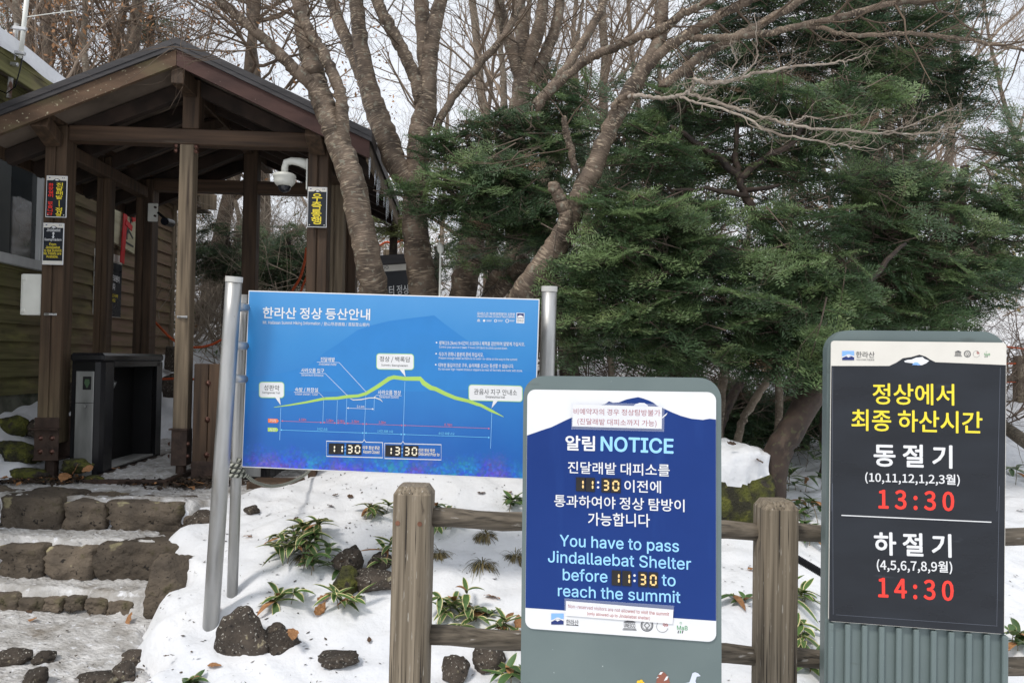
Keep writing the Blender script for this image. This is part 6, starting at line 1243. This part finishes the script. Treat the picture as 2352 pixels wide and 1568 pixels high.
def rot_to(d, rollv):
    x = d / np.linalg.norm(d); z = np.array([0, 0, 1.0]) + rollv; z = z - x * z.dot(x); z /= np.linalg.norm(z); return np.stack([x, np.cross(z, x), z], 1)
def foliage(lobes, b0, seed, protos):
    """lobes: (px, py, d, rx px, ry px, rz m, n) -> needle quads and twig tubes, in metres from b0"""
    g = np.random.default_rng(seed); Qs = []; Ms = []; tw = MB(); b0 = np.array(b0); rt = random.Random(seed)
    for (px, py, d, rx, ry, rz, n) in lobes:
        c = P(px, py, d); sx, sz = rx * d / FPX, ry * d / FPX
        for i in range(int(n * .86)):
            v = g.normal(0, 1, 3); v /= np.linalg.norm(v); r_ = g.uniform(.35, 1.0) ** .5; off = v * r_ * np.array([sx, rz, sz]); p = c + off
            out = np.array([off[0], off[1] * .8 - .15, 0]) / (abs(sx) + .01); out = out / (np.linalg.norm(out) + 1e-6) + g.normal(0, .45, 3) * np.array([1, 1, .25]); out[2] += g.uniform(-.45, .15); out /= np.linalg.norm(out)
            q, t = protos[g.integers(len(protos))]; s_ = g.uniform(.7, 1.15); M3 = rot_to(out, g.normal(0, .38, 3) + np.array([0, -.75, 0])) * s_; o = p - out * .22 - b0
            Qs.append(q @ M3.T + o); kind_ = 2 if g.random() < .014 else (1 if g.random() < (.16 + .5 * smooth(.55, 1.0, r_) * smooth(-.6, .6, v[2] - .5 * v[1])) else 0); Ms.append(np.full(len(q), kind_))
            if g.random() < .22: grow(tw, rt, o, (out[0], out[1] - .2, out[2] + g.normal(0, .15)), .32, .0026, 1, .0, .8, (3, 5), 5, .32, 3)
            a = M3 @ t[0][2]; tw.tube([o - out * .18 + np.array([0, 0, .02]), o, o + a * .5, o + a], [.006, .0045, .003, .0012], 3, cap=False)
            if i % 4 == 0: tw.tube([c - b0 + g.normal(0, .03, 3), (c - b0) * .45 + (o - out * .18) * .55 + g.normal(0, .04, 3), o - out * .18 + np.array([0, 0, .02])], [.007, .005, .0035], 4, cap=False)
    return np.concatenate(Qs), np.concatenate(Ms), tw
def evergreen(label, trunk, lobes, seed, protos=None, nm=N_yew, name='yew_tree', cat='tree', tw_mat=None, group=None):
    rnd = random.Random(seed); P0, _ = px_limb(trunk[0][:1]); b0 = P0[0]; r = empty(name, b0, label=label, cat=cat, group=group); mb = MB()
    for limb in trunk:
        Q, rd = px_limb(limb); pts, rad = spline(Q, rd, 5, .006, rnd); mb.tube([p - b0 for p in pts], rad, 12)
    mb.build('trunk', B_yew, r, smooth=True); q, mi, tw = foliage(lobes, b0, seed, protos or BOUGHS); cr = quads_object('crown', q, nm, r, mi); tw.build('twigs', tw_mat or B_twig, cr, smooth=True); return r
evergreen('dark yew with low boughs brushing the cherry trunks and the shelter eave', [[ft(1320, 6.6, 24), (1300, 760, 6.6, 22), (1270, 640, 6.5, 18), (1230, 520, 6.4, 14), (1200, 400, 6.4, 10), (1190, 300, 6.4, 6)], [(1250, 580, 6.45, 9), (1130, 500, 6.1, 7), (1010, 450, 5.7, 4)], [(1215, 460, 6.4, 8), (1110, 370, 6.1, 6), (1000, 330, 5.9, 4)]],
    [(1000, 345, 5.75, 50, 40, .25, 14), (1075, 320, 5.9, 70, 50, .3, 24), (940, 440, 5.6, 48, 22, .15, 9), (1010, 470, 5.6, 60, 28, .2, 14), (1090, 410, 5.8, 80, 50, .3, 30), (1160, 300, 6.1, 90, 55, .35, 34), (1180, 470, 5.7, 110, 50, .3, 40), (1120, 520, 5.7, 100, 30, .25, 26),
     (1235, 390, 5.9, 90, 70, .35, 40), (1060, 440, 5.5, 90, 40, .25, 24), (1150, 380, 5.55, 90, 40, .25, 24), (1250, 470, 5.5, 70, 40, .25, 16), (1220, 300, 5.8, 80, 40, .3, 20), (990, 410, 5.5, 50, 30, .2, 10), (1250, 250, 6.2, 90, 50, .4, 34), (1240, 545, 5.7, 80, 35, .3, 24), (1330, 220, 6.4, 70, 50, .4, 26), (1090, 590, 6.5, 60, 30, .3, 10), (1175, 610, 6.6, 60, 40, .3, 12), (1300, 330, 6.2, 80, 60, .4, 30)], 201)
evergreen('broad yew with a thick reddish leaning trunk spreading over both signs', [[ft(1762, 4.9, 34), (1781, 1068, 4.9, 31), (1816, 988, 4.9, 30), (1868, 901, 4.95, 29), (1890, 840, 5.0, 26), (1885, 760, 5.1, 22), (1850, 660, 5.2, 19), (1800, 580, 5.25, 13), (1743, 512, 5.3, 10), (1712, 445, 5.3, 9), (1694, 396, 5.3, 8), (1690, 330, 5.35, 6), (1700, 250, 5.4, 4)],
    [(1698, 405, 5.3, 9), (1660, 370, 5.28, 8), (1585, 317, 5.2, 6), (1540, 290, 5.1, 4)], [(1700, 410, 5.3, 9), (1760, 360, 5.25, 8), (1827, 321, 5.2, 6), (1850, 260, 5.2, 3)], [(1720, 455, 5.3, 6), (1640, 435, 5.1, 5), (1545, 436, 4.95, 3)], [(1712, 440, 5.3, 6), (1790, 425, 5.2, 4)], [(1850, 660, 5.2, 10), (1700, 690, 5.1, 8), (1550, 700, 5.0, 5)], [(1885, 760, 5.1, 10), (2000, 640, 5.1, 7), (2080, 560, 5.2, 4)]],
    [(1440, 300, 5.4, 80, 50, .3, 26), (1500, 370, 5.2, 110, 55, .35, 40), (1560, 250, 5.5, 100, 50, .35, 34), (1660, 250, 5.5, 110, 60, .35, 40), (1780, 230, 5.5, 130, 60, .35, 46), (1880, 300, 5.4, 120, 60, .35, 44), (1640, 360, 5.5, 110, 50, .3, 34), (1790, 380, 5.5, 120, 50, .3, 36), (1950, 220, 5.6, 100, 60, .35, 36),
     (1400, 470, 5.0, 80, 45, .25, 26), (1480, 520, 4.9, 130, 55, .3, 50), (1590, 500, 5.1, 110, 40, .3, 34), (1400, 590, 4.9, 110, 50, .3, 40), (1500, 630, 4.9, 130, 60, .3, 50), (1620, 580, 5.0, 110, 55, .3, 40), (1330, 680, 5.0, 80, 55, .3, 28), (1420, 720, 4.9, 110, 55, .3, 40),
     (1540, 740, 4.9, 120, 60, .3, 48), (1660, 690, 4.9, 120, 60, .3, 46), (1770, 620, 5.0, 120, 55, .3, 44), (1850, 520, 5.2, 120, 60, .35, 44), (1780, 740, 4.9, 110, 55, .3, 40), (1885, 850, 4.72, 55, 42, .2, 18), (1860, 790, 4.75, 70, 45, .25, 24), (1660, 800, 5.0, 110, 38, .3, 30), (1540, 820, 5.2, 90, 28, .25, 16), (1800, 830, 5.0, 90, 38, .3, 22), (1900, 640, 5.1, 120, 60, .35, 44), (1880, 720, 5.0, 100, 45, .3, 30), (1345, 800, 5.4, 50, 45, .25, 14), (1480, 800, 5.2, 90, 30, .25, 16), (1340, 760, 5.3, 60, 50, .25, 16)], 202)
evergreen('large yew filling the right edge above the charcoal sign', [[ft(2170, 6.4, 30), (2160, 900, 6.4, 28), (2165, 760, 6.4, 24), (2180, 620, 6.4, 20), (2200, 480, 6.4, 15), (2215, 380, 6.4, 9)], [(2165, 740, 6.4, 12), (2060, 620, 6.0, 8), (1990, 560, 5.7, 5)], [(2180, 600, 6.4, 10), (2300, 520, 6.0, 6)]],
    [(2010, 430, 5.8, 120, 60, .35, 44), (2130, 420, 5.9, 110, 55, .35, 40), (2030, 540, 5.6, 120, 60, .35, 46), (2150, 520, 5.7, 120, 60, .35, 46), (2260, 450, 5.9, 100, 70, .35, 40), (2310, 340, 6.1, 70, 60, .35, 26), (2330, 540, 5.8, 80, 70, .35, 34), (2040, 650, 5.5, 120, 55, .35, 44), (2160, 630, 5.5, 120, 55, .35, 44), (2270, 620, 5.6, 100, 50, .35, 34), (2020, 730, 5.5, 100, 40, .3, 28), (2120, 720, 5.5, 100, 40, .3, 30), (2230, 690, 5.6, 100, 36, .3, 24), (1950, 800, 5.7, 80, 50, .3, 22), (2400, 430, 5.9, 80, 90, .4, 30), (2400, 620, 5.8, 70, 60, .35, 20)], 203)
evergreen('tall dark yew behind, its crown leaving the top of the picture', [[ft(1960, 8.6, 30), (1970, 700, 8.6, 27), (1980, 450, 8.6, 22), (1985, 250, 8.6, 17), (1990, 60, 8.6, 12), (1990, -80, 8.6, 8)], [(1983, 300, 8.6, 9), (1850, 180, 8.3, 6)], [(1985, 220, 8.6, 9), (2120, 120, 8.4, 6)]],
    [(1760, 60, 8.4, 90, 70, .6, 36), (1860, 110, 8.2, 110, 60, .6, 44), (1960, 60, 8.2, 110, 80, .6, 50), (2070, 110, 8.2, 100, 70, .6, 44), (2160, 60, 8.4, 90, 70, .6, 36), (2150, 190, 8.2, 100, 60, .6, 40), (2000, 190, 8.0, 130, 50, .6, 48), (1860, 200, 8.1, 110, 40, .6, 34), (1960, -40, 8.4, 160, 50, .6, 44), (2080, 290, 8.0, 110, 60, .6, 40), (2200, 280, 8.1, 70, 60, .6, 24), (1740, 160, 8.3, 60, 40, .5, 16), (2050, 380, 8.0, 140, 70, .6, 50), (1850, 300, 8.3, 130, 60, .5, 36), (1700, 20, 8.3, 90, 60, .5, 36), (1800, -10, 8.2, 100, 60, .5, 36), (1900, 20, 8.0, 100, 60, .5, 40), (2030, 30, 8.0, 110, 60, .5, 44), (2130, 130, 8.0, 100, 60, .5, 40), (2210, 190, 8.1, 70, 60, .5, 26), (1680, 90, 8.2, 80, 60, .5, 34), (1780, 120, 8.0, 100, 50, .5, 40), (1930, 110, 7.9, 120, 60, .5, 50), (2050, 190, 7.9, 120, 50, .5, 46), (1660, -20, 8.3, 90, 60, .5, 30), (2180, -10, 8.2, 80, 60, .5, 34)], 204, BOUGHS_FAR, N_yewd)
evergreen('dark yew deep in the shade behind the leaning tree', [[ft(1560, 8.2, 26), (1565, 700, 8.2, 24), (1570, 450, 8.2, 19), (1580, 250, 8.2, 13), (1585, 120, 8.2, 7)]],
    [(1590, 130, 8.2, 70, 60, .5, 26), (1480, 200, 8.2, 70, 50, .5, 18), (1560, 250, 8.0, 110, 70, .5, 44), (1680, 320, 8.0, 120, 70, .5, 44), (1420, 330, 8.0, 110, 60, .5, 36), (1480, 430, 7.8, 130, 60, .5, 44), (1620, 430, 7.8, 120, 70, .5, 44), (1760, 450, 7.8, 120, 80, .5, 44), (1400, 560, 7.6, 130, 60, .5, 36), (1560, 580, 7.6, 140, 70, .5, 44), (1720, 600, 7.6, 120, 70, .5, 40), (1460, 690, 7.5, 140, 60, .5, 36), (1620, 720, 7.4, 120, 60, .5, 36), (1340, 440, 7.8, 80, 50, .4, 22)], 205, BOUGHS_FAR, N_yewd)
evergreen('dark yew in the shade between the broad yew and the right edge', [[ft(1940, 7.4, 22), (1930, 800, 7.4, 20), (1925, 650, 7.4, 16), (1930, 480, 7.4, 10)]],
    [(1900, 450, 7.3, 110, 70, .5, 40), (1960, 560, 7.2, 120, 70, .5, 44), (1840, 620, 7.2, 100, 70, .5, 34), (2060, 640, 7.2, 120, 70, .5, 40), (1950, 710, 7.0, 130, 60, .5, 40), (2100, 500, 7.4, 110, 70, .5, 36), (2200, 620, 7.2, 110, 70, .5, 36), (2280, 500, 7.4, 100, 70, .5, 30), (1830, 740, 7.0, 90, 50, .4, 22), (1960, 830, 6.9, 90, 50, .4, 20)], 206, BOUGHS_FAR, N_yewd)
for i, (px, py, d, rx, ry, n, lab) in enumerate(((520, 575, 11.5, 110, 75, 110, 'evergreen bush on the snow seen through the shelter, left of the rear post'), (660, 590, 11, 80, 80, 90, 'evergreen bush behind the shelter beside the orange ropes'), (345, 55, 15.5, 60, 60, 24, 'evergreen crown among the brown oaks above the shelter ridge'), (905, 500, 9.5, 55, 45, 40, 'yellowish evergreen bush between the cherry trunks above the black sign'),
        (1130, 560, 9.5, 120, 60, 40, 'evergreen bush in the gap behind the cherry stems'), (1270, 600, 9, 80, 80, 30, 'evergreen bush below the sawn stump branch'), (1000, 600, 10.5, 70, 50, 18, 'evergreen bush beyond the marker rod'), (1700, 940, 7.0, 90, 70, 90, 'low dark evergreen behind the mossy boulder'), (1250, 170, 11, 50, 40, 14, 'distant evergreen crown between the cherry limbs'), (1560, 900, 9, 110, 50, 70, 'low evergreen in the shade above the notice stand'), (1850, 930, 7.3, 70, 60, 60, 'low dark evergreen behind the leaning yew trunk'), (40, 60, 17, 60, 60, 14, 'dark evergreen crown at the top left corner'))):
    evergreen(lab, [[ft(px, d, 12), (px, py + ry * .6, d, 9), (px + 5, py, d, 7), (px, py - ry * .7, d, 3)]], [(px, py, d, rx, ry, rx * d / FPX * .7, n), (px - rx * .4, py + ry * .35, d, rx * .7, ry * .6, .4, n // 2), (px + rx * .45, py + ry * .3, d, rx * .6, ry * .6, .4, n // 2)], 300 + i, BOUGHS_FAR, N_yewd if i != 3 else [needle_mat('pale_needles', (.13, .17, .06), (.19, .22, .08), (.24, .25, .10))] * 3, name='evergreen_bush' if py > 200 else 'evergreen_tree', cat='bush' if py > 200 else 'tree')
# ================================================================ UNDERGROWTH, one tangled mass behind everything
def tangle(name, label, spots, seed, m, lev=2):
    rnd = random.Random(seed); mb = MB()
    for (px, d, n, ln, r, sp) in spots:
        g = P(px, 800, d)
        for k in range(n):
            x, y = g[0] + rnd.gauss(0, sp), g[1] + rnd.gauss(0, sp * .6); a = rnd.uniform(0, 6.28); el = rnd.uniform(.25, 1.2)
            grow(mb, rnd, (x, y, gz(x, y) - .03), (math.cos(a) * math.cos(el), math.sin(a) * math.cos(el), math.sin(el)), ln * rnd.uniform(.5, 1.3), r * rnd.uniform(.6, 1.3), lev, .03, .85, (3, 5), 5, .32, 4, .62)
    o = mb.build(name, m, None, smooth=True); return tag(o, label, 'undergrowth', kind='stuff')
tangle('thicket', 'tangle of pale bare shrubs on the snow behind the shelter', [(470, 10.5, 10, 1.3, .012, .5), (560, 11, 16, 1.6, .014, .6), (650, 10.5, 18, 1.8, .014, .6), (720, 11, 18, 1.8, .014, .6), (480, 12.5, 20, 2.2, .014, .8), (570, 12.5, 22, 2.4, .014, .8), (660, 12.5, 22, 2.4, .014, .8), (740, 12.5, 20, 2.4, .014, .8), (430, 12, 8, 1.4, .012, .5), (860, 11.5, 10, 1.6, .013, .5), (980, 11, 9, 1.6, .013, .5), (620, 14, 16, 2.4, .016, 1.2), (500, 15, 12, 2.4, .016, 1.2), (760, 14, 14, 2.4, .016, 1.0)], 5, B_twigp)
tangle('brushwood', 'tangle of brown shrub stems under and behind the evergreens', [(1080, 9, 9, 1.4, .012, .5), (1200, 8.6, 9, 1.4, .012, .5), (1330, 8.0, 10, 1.3, .012, .5), (1450, 7.6, 10, 1.2, .011, .5), (1580, 7.6, 10, 1.2, .011, .5), (1700, 7.4, 8, 1.0, .010, .5), (1850, 7.6, 8, 1.2, .010, .5), (2000, 8, 10, 1.3, .011, .6), (2150, 8.5, 10, 1.3, .011, .6), (2300, 9, 12, 1.4, .012, .6), (2350, 11, 12, 1.6, .012, .8), (1500, 10, 16, 2.2, .014, 1.0), (1800, 10, 16, 2.2, .014, 1.0), (2100, 11, 16, 2.2, .014, 1.2), (1250, 11, 14, 2.0, .014, 1.0)], 6, B_twig)
tangle('thicket', 'dense tangle of tall pale shrubs filling the view through the shelter', [(x, 14.5, 9, 2.9, .013, .55) for x in range(430, 800, 42)] + [(x, 17, 7, 3.2, .014, .8) for x in range(420, 1000, 60)], 15, B_twigp, 3)
tangle('brushwood', 'dark tangle of shrub twigs filling the shade below the evergreens', [(x, 9.5, 8, 1.7, .010, .5) for x in range(1300, 2380, 75)], 16, B_twig, 3)
rnd = random.Random(9); far = [(rnd.uniform(-200, 2500), rnd.uniform(16, 34), 5, 2.0, .016, 2.0) for _ in range(70)]
tangle('far_woods', 'mass of grey leafless woods on the slope far behind', far, 7, B_far)
g = np.random.default_rng(8); n = 26000; d_ = g.uniform(11, 30, n); px_ = g.uniform(-200, 2500, n); x_ = (px_ - 1176) / FPX * d_; h_ = snow_h(x_, d_) + g.uniform(.05, 1, n) ** 1.6 * (1.0 + .09 * d_)
keep = np.array([mnoise.noise(Vector((a * .35, b * .35, 1.7))) for a, b in zip(x_, d_)]) > .02; c = np.stack([x_, d_, h_], -1)[keep]; n = len(c)
a = g.normal(0, 1, (n, 3)); a /= np.linalg.norm(a, axis=1)[:, None]; b = np.cross(a, g.normal(0, 1, (n, 3))); b /= np.linalg.norm(b, axis=1)[:, None]; s_ = (.03 + .0016 * d_[keep])[:, None] * g.uniform(.5, 1.3, n)[:, None]
tag(quads_object('understory_leaves', np.stack([c - a * s_, c - b * s_ * .45, c + a * s_, c + b * s_ * .45], 1), [mat('understory_brown', (.20, .115, .06), (.36, .22, .12), (2, 2, 2), isl=.4, rough=.8), mat('understory_green', (.03, .055, .02), (.07, .10, .03), (2, 2, 2), isl=.4, rough=.6), mat('understory_yellow', (.25, .17, .05), (.38, .27, .08), (2, 2, 2), isl=.3, rough=.7)], midx=np.where(px_[keep] > 2200, g.choice([0, 2, 1], n, p=[.4, .35, .25]), g.choice([0, 1, 2], n, p=[.55, .40, .05]))), 'brown and green leaves of the low brush in the far woods', 'undergrowth', kind='stuff')
